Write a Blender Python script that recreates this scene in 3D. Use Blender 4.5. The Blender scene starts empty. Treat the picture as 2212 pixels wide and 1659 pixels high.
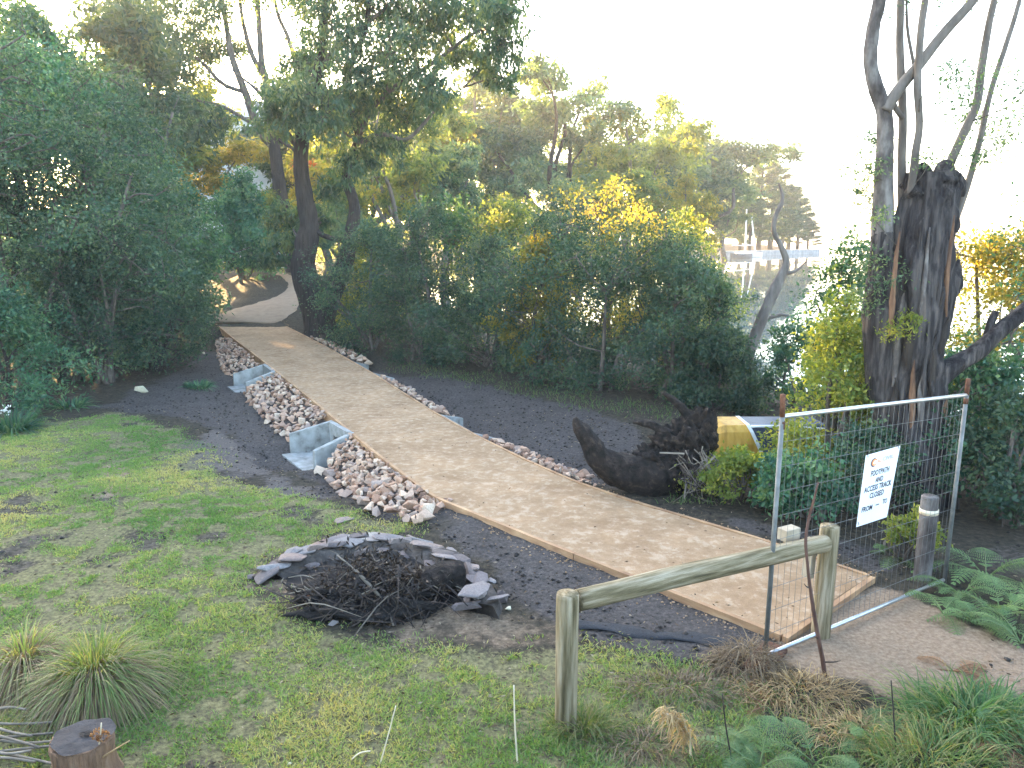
import bpy, bmesh, math
import numpy as np
from mathutils import Vector, Matrix
R = math.radians
S = bpy.context.scene
COL = S.collection

# ------------------------------------------------------------------ camera, sky, sun, exposure
CAMZ, PITCH, FPX, CX, CY = 3.35, 11.28, 1640.0, 1106.0, 829.5
cam = bpy.data.objects.new('camera', bpy.data.cameras.new('camera')); COL.objects.link(cam)
cam.location = (0, 0, CAMZ); cam.rotation_euler = (R(90 - PITCH), 0, 0)
cam.data.sensor_width = 36; cam.data.lens = 36 * FPX / 2212
cam.data.clip_start = 0.05; cam.data.clip_end = 8000
S.camera = cam
SUN_AZ, SUN_EL = 30.7, 13.3            # degrees left of straight ahead, degrees above the horizon
W = bpy.data.worlds.new('World'); S.world = W; W.use_nodes = True
nt = W.node_tree; bg = nt.nodes['Background']
sky = nt.nodes.new('ShaderNodeTexSky'); sky.sky_type = 'NISHITA'; sky.sun_disc = False
sky.sun_elevation = R(SUN_EL); sky.sun_rotation = R(-SUN_AZ)
sky.altitude = 5; sky.air_density = 1.0; sky.dust_density = 2.0; sky.ozone_density = .8
nt.links.new(sky.outputs[0], bg.inputs[0]); bg.inputs[1].default_value = 0.15
sl = bpy.data.lights.new('sun', 'SUN'); sl.energy = 5.0; sl.angle = R(0.6); sl.color = (1.0, 0.64, 0.28)
sun = bpy.data.objects.new('sun', sl); COL.objects.link(sun)
sdir = Vector((-math.sin(R(SUN_AZ)) * math.cos(R(SUN_EL)), math.cos(R(SUN_AZ)) * math.cos(R(SUN_EL)), math.sin(R(SUN_EL))))
sun.rotation_euler = sdir.to_track_quat('Z', 'Y').to_euler(); sun.location = sdir * 100
S.view_settings.view_transform = 'Standard'; S.view_settings.look = 'None'
S.view_settings.exposure = 3.5; S.view_settings.gamma = 1.0; S.view_settings.use_curve_mapping = False
S.render.engine = 'CYCLES'
cy = S.cycles
cy.max_bounces = 6; cy.diffuse_bounces = 3; cy.glossy_bounces = 3; cy.transmission_bounces = 3; cy.volume_bounces = 0
cy.transparent_max_bounces = 6; cy.caustics_reflective = False; cy.caustics_refractive = False
HAZE = .0008
cy.use_denoising = True; cy.sample_clamp_indirect = 6

# ------------------------------------------------------------------ pixel <-> place helpers (photo seen at 2212 x 1659)
_sp, _cp = math.sin(R(PITCH)), math.cos(R(PITCH))
def ray(px, py):
    a, b = (px - CX) / FPX, (CY - py) / FPX
    return np.array([a, _cp + b * _sp, -_sp + b * _cp])
def G(px, py, z=0.0):
    v = ray(px, py); t = (z - CAMZ) / v[2]
    return np.array([v[0] * t, v[1] * t, z])
def D(px, py, Y):
    v = ray(px, py); t = Y / v[1]
    return np.array([v[0] * t, Y, CAMZ + v[2] * t])
def mpp(Y): return Y * 1.02 / FPX      # metres per photo pixel near distance Y

# ------------------------------------------------------------------ numpy noise, polygons
def _h(ix, iy, s):
    n = (ix.astype(np.int64) * 374761393 + iy.astype(np.int64) * 668265263 + s * 1442695041) & 0xffffffff
    n = ((n ^ (n >> 13)) * 1274126177) & 0xffffffff
    return ((n ^ (n >> 16)) & 0xffff) / 65535.0
def vnoise(x, y, s=0):
    x = np.asarray(x, float); y = np.asarray(y, float)
    ix, iy = np.floor(x), np.floor(y); fx, fy = x - ix, y - iy
    fx = fx * fx * (3 - 2 * fx); fy = fy * fy * (3 - 2 * fy)
    return (_h(ix, iy, s) * (1 - fx) + _h(ix + 1, iy, s) * fx) * (1 - fy) + (_h(ix, iy + 1, s) * (1 - fx) + _h(ix + 1, iy + 1, s) * fx) * fy
def fbm(x, y, s=0, o=4):
    v = 0; a = .5
    for k in range(o):
        v = v + a * vnoise(np.asarray(x) * 2 ** k, np.asarray(y) * 2 ** k, s + k); a *= .5
    return v / (1 - .5 ** o)
def sstep(a, b, x):
    t = np.clip((np.asarray(x, float) - a) / (b - a), 0, 1); return t * t * (3 - 2 * t)
def seg_dist(x, y, pts):
    d = np.full(np.shape(x), 1e9); tt = np.zeros(np.shape(x))
    acc = 0
    for (a, b) in zip(pts[:-1], pts[1:]):
        ax, ay, bx, by = a[0], a[1], b[0], b[1]
        L2 = (bx - ax) ** 2 + (by - ay) ** 2
        t = np.clip(((x - ax) * (bx - ax) + (y - ay) * (by - ay)) / L2, 0, 1)
        q = np.hypot(x - ax - t * (bx - ax), y - ay - t * (by - ay))
        m = q < d; d = np.where(m, q, d); tt = np.where(m, acc + t, tt); acc += 1
    return d, tt
def sd_poly(x, y, pts):                # positive inside
    x = np.asarray(x, float); y = np.asarray(y, float)
    ins = np.zeros(x.shape, bool); n = len(pts)
    for i in range(n):
        ax, ay = pts[i][0], pts[i][1]; bx, by = pts[(i + 1) % n][0], pts[(i + 1) % n][1]
        c = ((ay > y) != (by > y))
        with np.errstate(divide='ignore', invalid='ignore'):
            xx = (bx - ax) * (y - ay) / ((by - ay) if by != ay else 1e-12) + ax
        ins ^= c & (x < xx)
    d, _ = seg_dist(x, y, list(pts) + [pts[0]])
    return np.where(ins, d, -d)

# ------------------------------------------------------------------ object helpers
ORG = {}
def tag(o, label=None, cat=None, group=None, kind=None):
    if label: o['label'] = label
    if cat: o['category'] = cat
    if group: o['group'] = group
    if kind: o['kind'] = kind
    return o
def thing(name, label, cat, loc, group=None):
    o = bpy.data.objects.new(name, None); COL.objects.link(o)
    o.empty_display_size = .1
    o.location = [float(c) for c in loc]; ORG[o.name] = np.array(loc, float)
    return tag(o, label, cat, group)
def link(name, me, mat, parent=None, loc=(0, 0, 0)):
    o = bpy.data.objects.new(name, me); COL.objects.link(o)
    if mat is not None and not me.materials: me.materials.append(mat)
    if parent is not None:
        o.parent = parent; ORG[o.name] = ORG[parent.name]
    else:
        ORG[o.name] = np.array(loc, float)
    o.location = loc
    return o
def make_mesh(name, V, F, smooth=False, attrs=None):
    me = bpy.data.meshes.new(name)
    if isinstance(F, np.ndarray):
        k = F.shape[1]; nf = F.shape[0]
        me.vertices.add(len(V)); me.vertices.foreach_set('co', np.ascontiguousarray(V, np.float32).ravel())
        me.loops.add(nf * k); me.loops.foreach_set('vertex_index', np.ascontiguousarray(F, np.int32).ravel())
        me.polygons.add(nf)
        me.polygons.foreach_set('loop_start', np.arange(0, nf * k, k, dtype=np.int32))
        me.polygons.foreach_set('loop_total', np.full(nf, k, np.int32))
    else:
        me.from_pydata([tuple(v) for v in V], [], F)
    me.update(calc_edges=True)
    if smooth: me.polygons.foreach_set('use_smooth', np.ones(len(me.polygons), bool))
    if attrs:
        for k, a in attrs.items():
            at = me.attributes.new(k, 'FLOAT', 'POINT'); at.data.foreach_set('value', np.ascontiguousarray(a, np.float32))
    me.validate(clean_customdata=False)
    return me
def catmull(P, n):
    P = np.asarray(P, float)
    if len(P) < 3:
        t = np.linspace(0, 1, n)[:, None]; return P[0] * (1 - t) + P[-1] * t
    Q = np.vstack([2 * P[0] - P[1], P, 2 * P[-1] - P[-2]])
    out = []
    for t in np.linspace(0, len(P) - 1, n):
        i = min(int(t), len(P) - 2); f = t - i
        a, b, c, d = Q[i], Q[i + 1], Q[i + 2], Q[i + 3]
        out.append(.5 * (2 * b + (c - a) * f + (2 * a - 5 * b + 4 * c - d) * f * f + (3 * b - a - 3 * c + d) * f ** 3))
    return np.array(out)
class MB:
    def __init__(s): s.v = []; s.f = []; s.n = 0
    def add(s, V, F):
        s.v.append(np.asarray(V, float)); s.f += [tuple(i + s.n for i in f) for f in F]; s.n += len(V)
    def tube(s, pts, rad, sides=8, n=None, rough=0.0, furrow=7, seed=0, cap=True, flat=1.0, vs=1.0):
        pts = np.asarray(pts, float); rad = np.atleast_1d(np.asarray(rad, float))
        if len(rad) == 1: rad = np.repeat(rad, len(pts))
        if len(rad) != len(pts): rad = np.interp(np.linspace(0, 1, len(pts)), np.linspace(0, 1, len(rad)), rad)
        if n is None: n = len(pts) if len(pts) < 3 else (len(pts) - 1) * 3 + 1
        C = catmull(pts, n); r = np.maximum(catmull(np.c_[rad, rad, rad], n)[:, 0], 1e-4)
        T = np.gradient(C, axis=0); T /= np.linalg.norm(T, axis=1)[:, None] + 1e-12
        u = np.cross(T[0], [0, 0, 1.0]); u = np.cross(T[0], [0, 1.0, 0]) if np.linalg.norm(u) < .2 else u
        u /= np.linalg.norm(u); a = np.arange(sides) / sides * 2 * np.pi; V = []
        for i in range(n):
            u = u - T[i] * u.dot(T[i]); u /= np.linalg.norm(u); w = np.cross(T[i], u)
            rr = np.full(sides, r[i])
            if rough:
                k = vnoise((a / (2 * np.pi) * furrow) % furrow, np.full(sides, i * .23 * vs), seed) + .5 * vnoise(a / (2 * np.pi) * furrow * 2.3 + 9, np.full(sides, i * .8 * vs), seed + 3)
                k[-1] = (k[0] + k[-2]) / 2
                rr = rr * (1 + rough * (k - .75))
            V.append(C[i] + rr[:, None] * (np.cos(a)[:, None] * u + flat * np.sin(a)[:, None] * w))
        F = [(i * sides + j, i * sides + (j + 1) % sides, (i + 1) * sides + (j + 1) % sides, (i + 1) * sides + j) for i in range(n - 1) for j in range(sides)]
        if cap:
            F.append(tuple(range(sides))[::-1]); F.append(tuple((n - 1) * sides + j for j in range(sides)))
        s.add(np.vstack(V), F)
    def hexa(s, P):                    # 4 bottom then 4 top corners, same order
        s.add(P, [(3, 2, 1, 0), (4, 5, 6, 7), (0, 1, 5, 4), (1, 2, 6, 5), (2, 3, 7, 6), (3, 0, 4, 7)])
    def box(s, c, size, M=None):
        h = np.array(size) / 2
        P = np.array([(-1, -1, -1), (1, -1, -1), (1, 1, -1), (-1, 1, -1), (-1, -1, 1), (1, -1, 1), (1, 1, 1), (-1, 1, 1)]) * h
        if M is not None: P = P @ np.array(M).T
        s.hexa(P + np.array(c))
    def slab(s, a, b, za0, za1, zb0, zb1, th):   # vertical wall from a to b (xy), own heights at both ends
        a = np.array(a[:2], float); b = np.array(b[:2], float); d = b - a; d /= np.linalg.norm(d); nn = np.array([-d[1], d[0]]) * th / 2
        q = [a - nn, b - nn, b + nn, a + nn]; zb = [za0, zb0, zb0, za0]; zt = [za1, zb1, zb1, za1]
        s.hexa(np.array([(*q[i], zb[i]) for i in range(4)] + [(*q[i], zt[i]) for i in range(4)]))
    def build(s, name, mat, parent=None, smooth=False, loc=None, bevel=0):
        V = np.vstack(s.v); org = ORG[parent.name] if parent is not None else (np.array(loc, float) if loc is not None else np.zeros(3))
        me = make_mesh(name, V - org, s.f, smooth)
        o = link(name, me, mat, parent, (0, 0, 0) if parent is not None else tuple(org))
        if bevel:
            m = o.modifiers.new('bevel', 'BEVEL'); m.width = bevel; m.segments = 2; m.limit_method = 'ANGLE'; m.angle_limit = R(40)
        return o
def rotmat(rx=0, ry=0, rz=0):
    return np.array((Matrix.Rotation(rz, 3, 'Z') @ Matrix.Rotation(ry, 3, 'Y') @ Matrix.Rotation(rx, 3, 'X')))
def unit(V): return V / (np.linalg.norm(V, axis=-1, keepdims=True) + 1e-12)

# leaves: rhombic blades, vectorised
def leaf_mesh(name, P, Dv, L, Wd, tint, rng):
    N = len(P); side = unit(np.cross(Dv, rng.normal(size=(N, 3))))
    L = np.broadcast_to(L, (N,))[:, None]; Wd = np.broadcast_to(Wd, (N,))[:, None]
    V = np.stack([P, P + Dv * L * .45 + side * Wd * .5, P + Dv * L, P + Dv * L * .45 - side * Wd * .5], 1).reshape(-1, 3)
    F = np.arange(4 * N, dtype=np.int32).reshape(N, 4)
    return make_mesh(name, V, F, attrs={'tint': np.repeat(tint, 4)})
def crown_points(blobs, rng, per_sub=70, sub=.34, squash=.85):
    P = []; T = []; subs = []
    for (c, r, n) in blobs:
        c = np.asarray(c, float); k = max(3, int(n / per_sub))
        q = unit(rng.normal(size=(k, 3))) * (rng.random((k, 1)) ** .45) * np.array([1, 1, squash]) * r
        sc = c + q; subs.append((c, sc))
        w = rng.random(k) + .35; cnt = np.maximum(3, (w / w.sum() * n)).astype(int)
        for s_, m in zip(sc, cnt):
            P.append(s_ + rng.normal(size=(m, 3)) * r * sub * np.array([1, 1, .8]) * (0.6 + .7 * rng.random()))
            T.append(np.clip(rng.random() ** 1.3 * .8 + (rng.random(m) - .25) * .4, 0, 1))
    return np.vstack(P), np.concatenate(T), subs
def crown(name, blobs, L, Wd, mat, parent, rng, droop=.2, per_sub=70, sub=.34, squash=.85, up=0.0):
    P, T, subs = crown_points(blobs, rng, per_sub, sub, squash)
    Dv = unit(rng.normal(size=P.shape) + np.array([0, 0, -droop * 2 + up]))
    LL = L * (.6 + .8 * rng.random(len(P)))
    me = leaf_mesh(name, P - ORG[parent.name], Dv, LL, LL * (Wd / L), T, rng)
    return link(name, me, mat, parent), subs
def twigs(subs, limb_pts, mat, parent, rng, r0=.03, name='twigs', frac=.6, sides=4):
    mb = MB(); LP = np.vstack(limb_pts) if len(limb_pts) else None
    for c, sc in subs:
        if LP is not None:
            j = np.argmin(np.linalg.norm((LP - c) * np.array([1, 1, 1.0]) + np.array([0, 0, .3]), axis=1)); a = LP[j]
            mid = (a + c) / 2 + rng.normal(size=3) * .12 * np.linalg.norm(c - a)
            mb.tube([a, mid, c], [r0, r0 * .75, r0 * .5], sides + 1, 6)
        for q in sc:
            if rng.random() < frac: mb.tube([c, (c + q) / 2 + rng.normal(size=3) * .06 * np.linalg.norm(q - c), q], [r0 * .5, r0 * .35, r0 * .15], sides, 4, cap=False)
    o = mb.build(name, mat, parent, smooth=True); o['kind'] = 'stuff'; return o

# ------------------------------------------------------------------ materials
def newmat(name):
    m = bpy.data.materials.new(name); m.use_nodes = True; nt = m.node_tree
    return m, nt, nt.nodes['Principled BSDF']
def ramp(nt, cols):
    r = nt.nodes.new('ShaderNodeValToRGB'); e = r.color_ramp.elements
    while len(e) < len(cols): e.new(.5)
    for k, (p, c) in enumerate(cols): e[k].position = p; e[k].color = (*c, 1)
    return r
def noise(nt, vec, scale, detail=5, rough=.6, dist=0):
    n = nt.nodes.new('ShaderNodeTexNoise'); n.inputs['Scale'].default_value = scale; n.inputs['Detail'].default_value = detail
    n.inputs['Roughness'].default_value = rough; n.inputs['Distortion'].default_value = dist
    nt.links.new(vec, n.inputs['Vector']); return n
def coords(nt, stretch=(1, 1, 1), rot=(0, 0, 0)):
    t = nt.nodes.new('ShaderNodeTexCoord'); mp = nt.nodes.new('ShaderNodeMapping'); mp.inputs['Scale'].default_value = stretch
    if any(rot): mp.vector_type = 'TEXTURE'; mp.inputs['Rotation'].default_value = rot; mp.inputs['Scale'].default_value = [1 / s_ for s_ in stretch]
    nt.links.new(t.outputs['Object'], mp.inputs['Vector']); return mp.outputs['Vector']
def bump(nt, src, bsdf, strength, dist=.02):
    b = nt.nodes.new('ShaderNodeBump'); b.inputs['Strength'].default_value = strength; b.inputs['Distance'].default_value = dist
    nt.links.new(src, b.inputs['Height']); nt.links.new(b.outputs[0], bsdf.inputs['Normal'])
def pm(name, cols, scale=4, rough=.85, bmp=.4, bscale=None, stretch=(1, 1, 1), rnd=0.0, metallic=0, spec=.3, bdist=.02, detail=6, rot=(0, 0, 0)):
    m, nt, p = newmat(name); v = coords(nt, stretch, rot); n = noise(nt, v, scale, detail); r = ramp(nt, cols)
    nt.links.new(n.outputs['Fac'], r.inputs[0]); out = r.outputs[0]
    if rnd:
        oi = nt.nodes.new('ShaderNodeObjectInfo'); h = nt.nodes.new('ShaderNodeHueSaturation')
        mr = nt.nodes.new('ShaderNodeMapRange'); mr.inputs['To Min'].default_value = 1 - rnd; mr.inputs['To Max'].default_value = 1 + rnd
        nt.links.new(oi.outputs['Random'], mr.inputs['Value']); nt.links.new(mr.outputs[0], h.inputs['Value']); nt.links.new(out, h.inputs['Color']); out = h.outputs[0]
    nt.links.new(out, p.inputs['Base Color']); p.inputs['Roughness'].default_value = rough; p.inputs['Metallic'].default_value = metallic
    p.inputs['Specular IOR Level'].default_value = spec
    if bmp:
        n2 = noise(nt, v, bscale or scale * 3, 6, .65); bump(nt, n2.outputs['Fac'], p, bmp, bdist)
    return m
def leafmat(name, c0, c1, c2, trans=.4, rough=.5, boost=1.8, rnd=.24):
    m, nt, p = newmat(name); at = nt.nodes.new('ShaderNodeAttribute'); at.attribute_name = 'tint'
    r = ramp(nt, [(0, c0), (.55, c1), (1, c2)]); nt.links.new(at.outputs['Fac'], r.inputs[0])
    oi = nt.nodes.new('ShaderNodeObjectInfo'); h = nt.nodes.new('ShaderNodeHueSaturation'); mr = nt.nodes.new('ShaderNodeMapRange')
    mr.inputs['To Min'].default_value = 1 - rnd; mr.inputs['To Max'].default_value = 1 + rnd
    nt.links.new(oi.outputs['Random'], mr.inputs['Value']); nt.links.new(mr.outputs[0], h.inputs['Value']); nt.links.new(r.outputs[0], h.inputs['Color'])
    nt.links.new(h.outputs[0], p.inputs['Base Color']); p.inputs['Roughness'].default_value = rough; p.inputs['Specular IOR Level'].default_value = .25
    t = nt.nodes.new('ShaderNodeBsdfTranslucent'); g = nt.nodes.new('ShaderNodeMix'); g.data_type = 'RGBA'; g.blend_type = 'MULTIPLY'; g.inputs[0].default_value = 1
    nt.links.new(h.outputs[0], g.inputs[6]); g.inputs[7].default_value = (boost * 1.4, boost * 1.15, boost * .38, 1)
    nt.links.new(g.outputs[2], t.inputs['Color'])
    mx = nt.nodes.new('ShaderNodeMixShader'); mx.inputs[0].default_value = trans
    nt.links.new(p.outputs[0], mx.inputs[1]); nt.links.new(t.outputs[0], mx.inputs[2]); nt.links.new(mx.outputs[0], nt.nodes['Material Output'].inputs['Surface'])
    return m
M = {}
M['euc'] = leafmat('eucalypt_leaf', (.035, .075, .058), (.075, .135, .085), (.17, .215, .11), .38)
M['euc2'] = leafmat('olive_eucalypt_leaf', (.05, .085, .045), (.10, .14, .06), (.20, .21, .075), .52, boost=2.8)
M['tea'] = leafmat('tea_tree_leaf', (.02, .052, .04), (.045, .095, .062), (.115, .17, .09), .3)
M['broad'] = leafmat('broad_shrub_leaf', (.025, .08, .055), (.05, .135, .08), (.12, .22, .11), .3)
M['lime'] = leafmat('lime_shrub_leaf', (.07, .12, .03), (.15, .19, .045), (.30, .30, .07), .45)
M['gold'] = leafmat('olive_sun_gold_leaf', (.07, .09, .035), (.14, .145, .05), (.25, .21, .065), .55, boost=2.8)  # olive leaf warmed to gold; sunlit look is partly in the colour
M['pine'] = leafmat('pine_needle', (.025, .055, .03), (.045, .09, .04), (.10, .14, .05), .3)
M['fern'] = leafmat('fern_frond', (.07, .14, .06), (.13, .22, .09), (.24, .32, .14), .35, rnd=.2)
M['fern_dead'] = leafmat('dead_fern_frond', (.10, .05, .025), (.19, .10, .05), (.33, .2, .1), .3)
M['grass'] = leafmat('lawn_grass', (.095, .20, .055), (.20, .31, .085), (.43, .40, .17), .3, rnd=0, boost=1.2)
M['tussock'] = leafmat('tussock_grass', (.09, .17, .05), (.17, .23, .08), (.33, .28, .15), .35)
M['drygrass'] = leafmat('dry_grass', (.13, .09, .05), (.26, .19, .10), (.42, .33, .19), .3)
M['straw'] = leafmat('dead_straw_thatch', (.10, .07, .045), (.19, .14, .09), (.33, .26, .17), .25)
M['longgrass'] = leafmat('long_grass', (.04, .11, .04), (.09, .18, .06), (.25, .26, .11), .35, rnd=0)
M['fern_stem'] = pm('green_fern_stem', [(.3, (.10, .15, .05)), (.7, (.16, .21, .08))], 8, .7, 0)
M['orange_leaf'] = leafmat('orange_leaf', (.45, .12, .05), (.55, .18, .07), (.6, .25, .1), .4)
bark = [(0.3, (.05, .04, .035)), (.55, (.12, .10, .085)), (.75, (.22, .19, .165))]
M['bark'] = pm('grey_brown_bark', bark, 5, .9, .7, 14, (2.5, 2.5, .5), bdist=.03)
M['bark_dark'] = pm('dark_stringy_bark', [(.3, (.02, .016, .014)), (.6, (.055, .045, .04)), (.85, (.11, .09, .075))], 6, .95, .9, 16, (3, 3, .35), bdist=.05)
M['bark_pale'] = pm('pale_smooth_bark', [(.3, (.085, .07, .06)), (.6, (.17, .145, .125)), (.8, (.27, .235, .20))], 4, .75, .35, 9, (2, 2, .6))
M['bark_burnt'] = pm('charred_furrowed_bark', [(.34, (.014, .012, .013)), (.50, (.05, .044, .046)), (.62, (.12, .105, .10)), (.8, (.24, .18, .14))], 3.2, .95, 1, 13, (4, 4, .3), bdist=.07)
M['bark_mottle'] = pm('mottled_grey_bark', [(.34, (.04, .033, .031)), (.5, (.11, .095, .088)), (.66, (.23, .21, .195))], 3.4, .9, .7, 11, (2, 2, .8), bdist=.03)
M['bark_strip'] = pm('peeling_orange_bark', [(.3, (.07, .04, .03)), (.55, (.22, .12, .07)), (.8, (.38, .23, .14))], 5, .9, .9, 16, (3, 3, .4), bdist=.04)
M['root'] = pm('dark_root_wood', [(.35, (.006, .005, .0045)), (.55, (.024, .018, .015)), (.72, (.09, .062, .048))], 6, .95, 1, 12, (1.5, 1.5, 1.5), bdist=.05)
M['stick'] = pm('dead_twig', [(.3, (.022, .017, .015)), (.6, (.06, .046, .039)), (.85, (.15, .12, .10))], 8, .9, .3, rnd=.4)
M['stick_pale'] = pm('weathered_grey_stick', [(.3, (.12, .10, .08)), (.8, (.27, .23, .18))], 8, .85, .3, rnd=.25)
M['log'] = pm('weathered_treated_log', [(.30, (.07, .055, .025)), (.46, (.17, .13, .065)), (.58, (.27, .21, .125)), (.75, (.42, .345, .24))], 6.5, .85, .6, 30, (.6, 1.6, .8), bdist=.008)
LOGC = [(.30, (.06, .048, .025)), (.44, (.16, .125, .065)), (.56, (.28, .225, .14)), (.72, (.46, .39, .28))]
M['log_post'] = pm('grained_log_post', LOGC, 5, .85, .9, 11, (5, 5, .35), bdist=.02)
M['logend'] = pm('sawn_log_end', [(.3, (.10, .10, .08)), (.6, (.25, .25, .19)), (.8, (.36, .34, .26))], 9, .9, .5)
M['timber'] = pm('sawn_timber', [(.3, (.24, .13, .07)), (.6, (.42, .26, .14)), (.8, (.54, .38, .22))], 3, .8, .4, 30, (1, 1, 4), rnd=.15, bdist=.004)
M['block'] = pm('pale_sawn_block', [(.3, (.32, .26, .18)), (.8, (.5, .43, .33))], 5, .8, .2)
M['concrete'] = pm('precast_concrete', [(.30, (.12, .115, .10)), (.44, (.24, .24, .225)), (.6, (.32, .325, .31)), (.78, (.40, .40, .38))], 4.5, .88, .4, 40, bdist=.004)
M['steel'] = pm('galvanised_steel', [(.3, (.42, .44, .46)), (.7, (.62, .64, .66))], 12, .38, .1, metallic=.85, spec=.5)
M['steel_dull'] = pm('dull_galvanised_steel', [(.3, (.10, .105, .10)), (.7, (.19, .195, .19))], 12, .55, .1, metallic=.3)
M['rust'] = pm('rusty_steel', [(.3, (.05, .025, .018)), (.6, (.13, .055, .03)), (.8, (.2, .1, .06))], 25, .9, .4)
M['signwhite'] = pm('white_corflute', [(.3, (.74, .75, .78)), (.7, (.82, .83, .86))], 2, .5, 0)
for k, c in {'ink': (.035, .03, .045), 'ink_orange': (.85, .34, .12), 'ink_purple': (.10, .05, .09), 'ink_grey': (.42, .36, .40), 'flower_white': (.8, .8, .76), 'seed_brown': (.2, .10, .05)}.items():
    M[k] = pm(k, [(.3, tuple(x * .92 for x in c)), (.7, c)], 20, .6, 0)
M['band'] = pm('cream_strap', [(.3, (.62, .52, .36)), (.7, (.75, .66, .5))], 10, .6, .1)
M['soilbed'] = pm('rubble_bedding', [(.3, (.03, .025, .022)), (.7, (.10, .08, .07))], 12, .95, .8)
M['ash'] = pm('ash_and_char', [(.3, (.008, .007, .007)), (.6, (.028, .024, .022)), (.85, (.10, .09, .08))], 7, .95, .9, 25, bdist=.04)
M['boat_yellow'] = pm('yellow_painted_ply', [(.34, (.32, .17, .035)), (.5, (.52, .29, .05)), (.7, (.60, .37, .09))], 3.5, .45, .1, stretch=(3, 3, .6))
M['boat_blue'] = pm('dark_navy_cover', [(.3, (.02, .03, .055)), (.6, (.045, .065, .11)), (.85, (.11, .15, .23))], 2.5, .4, .5, 8)
M['boat_white'] = pm('white_boat_trim', [(.3, (.6, .63, .66)), (.7, (.8, .82, .84))], 4, .35, .05)
M['hull_red'] = pm('red_hull', [(.3, (.10, .11, .13)), (.7, (.16, .17, .19))], 2, .5, 0)
M['wall_house'] = pm('pale_house_wall', [(.3, (.55, .58, .6)), (.7, (.65, .68, .7))], 2, .8, .1)
M['roof_house'] = pm('grey_roof_iron', [(.3, (.20, .23, .26)), (.7, (.28, .31, .34))], 2, .5, .2)
M['glass'] = pm('dark_window_glass', [(.3, (.03, .04, .05)), (.7, (.05, .06, .07))], 2, .08, 0, spec=.6)
M['seawall'] = pm('bluestone_sea_wall', [(.3, (.16, .18, .2)), (.7, (.32, .35, .38))], 1.5, .9, .4)
# rock: random hue per stone from pale pink to cream and grey
def rockmat(name, cols):
    m, nt, p = newmat(name); oi = nt.nodes.new('ShaderNodeObjectInfo'); r = ramp(nt, cols); r.color_ramp.interpolation = 'LINEAR'
    nt.links.new(oi.outputs['Random'], r.inputs[0]); v = coords(nt); n = noise(nt, v, 9, 6)
    mx = nt.nodes.new('ShaderNodeMix'); mx.data_type = 'RGBA'; mx.blend_type = 'OVERLAY'; mx.inputs[0].default_value = .7
    nt.links.new(r.outputs[0], mx.inputs[6]); nt.links.new(n.outputs['Fac'], mx.inputs[7]); nt.links.new(mx.outputs[2], p.inputs['Base Color'])
    p.inputs['Roughness'].default_value = .85; n2 = noise(nt, v, 30, 5); bump(nt, n2.outputs['Fac'], p, .5, .012); return m
M['rock'] = rockmat('quarry_rock', [(0, (.19, .105, .07)), (.2, (.37, .215, .135)), (.38, (.49, .345, .25)), (.5, (.30, .22, .18)), (.66, (.49, .295, .19)), (.85, (.56, .43, .315)), (1, (.27, .155, .105))])
M['slate'] = rockmat('purple_grey_slate', [(0, (.10, .08, .075)), (.35, (.17, .14, .135)), (.6, (.22, .20, .19)), (.8, (.21, .135, .105)), (1, (.29, .27, .24))])
M['stone_pale'] = pm('pale_stone', [(.3, (.55, .5, .36)), (.7, (.7, .66, .5))], 6, .9, .4)

# ------------------------------------------------------------------ places: the path, the shore, the hill
PZ = 0.12
L_PX = [(1692, 1371), (1445, 1274), (1190, 1174), (1050, 1117), (943, 1074), (817, 980), (758, 931), (670, 858), (589, 794), (500, 726), (466, 698)]
R_PX = [(1875, 1246), (1640, 1166), (1384, 1090), (1246, 1044), (1143, 999), (1036, 947), (928, 887), (808, 810), (713, 755), (650, 722), (602, 698)]
PZS = [.055, .06, .075, .09, .105, .12, .12, .12, .12, .12, .12]
LE = np.array([G(x, y, z) for (x, y), z in zip(L_PX, PZS)]); RE = np.array([G(x, y, z) for (x, y), z in zip(R_PX, PZS)])
FPL = [D(*q) for q in ((446, 692, 27.2), (500, 668, 28.8), (560, 652, 30.3), (604, 636, 32), (621, 615, 34.5), (606, 597, 37), (588, 589, 39))]
FPR = [D(*q) for q in ((604, 698, 27.0), (632, 676, 28.2), (650, 653, 29.8), (657, 631, 32), (648, 609, 34.5), (626, 593, 37), (604, 587, 39))]
FPL.insert(0, LE[-1] + np.array([-.15, -.25, -.035])); FPR.insert(0, RE[-1] + np.array([.05, -.25, -.035]))
FARP = [(a_ + b_) / 2 for a_, b_ in zip(FPL, FPR)]
MIDL = [(LE[i] + RE[i]) / 2 for i in range(len(LE))]
SHORE = [(60, 4), (22, 9), (12.5, 12), (9.6, 14.5), (7.6, 18), (6.0, 21), (3.5, 25), (0, 32), (-5, 45), (-9, 65), (-10, 88), (-5, 103), (8, 114), (22, 126), (36, 140), (50, 152), (62, 158), (58, 166), (30, 180), (-60, 260), (-500, 600), (-900, 600), (-900, -200), (300, -200), (300, -20)]
HILL = [(-9.5, 4), (-11, 14), (-12.5, 24), (-11.5, 33), (-13, 50), (-17, 75), (-16, 95), (-6, 112), (12, 126), (30, 150), (20, 185), (-80, 280), (-500, 620), (-900, 600), (-900, 0)]
ZB = -.36
MOUTHS = [((G(627, 978, ZB) + G(680, 1018, ZB)) / 2)[:2] + np.array([-.1, -.05]), ((G(505, 832, ZB) + G(532, 851, ZB)) / 2)[:2] + np.array([-.1, -.05])]
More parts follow.
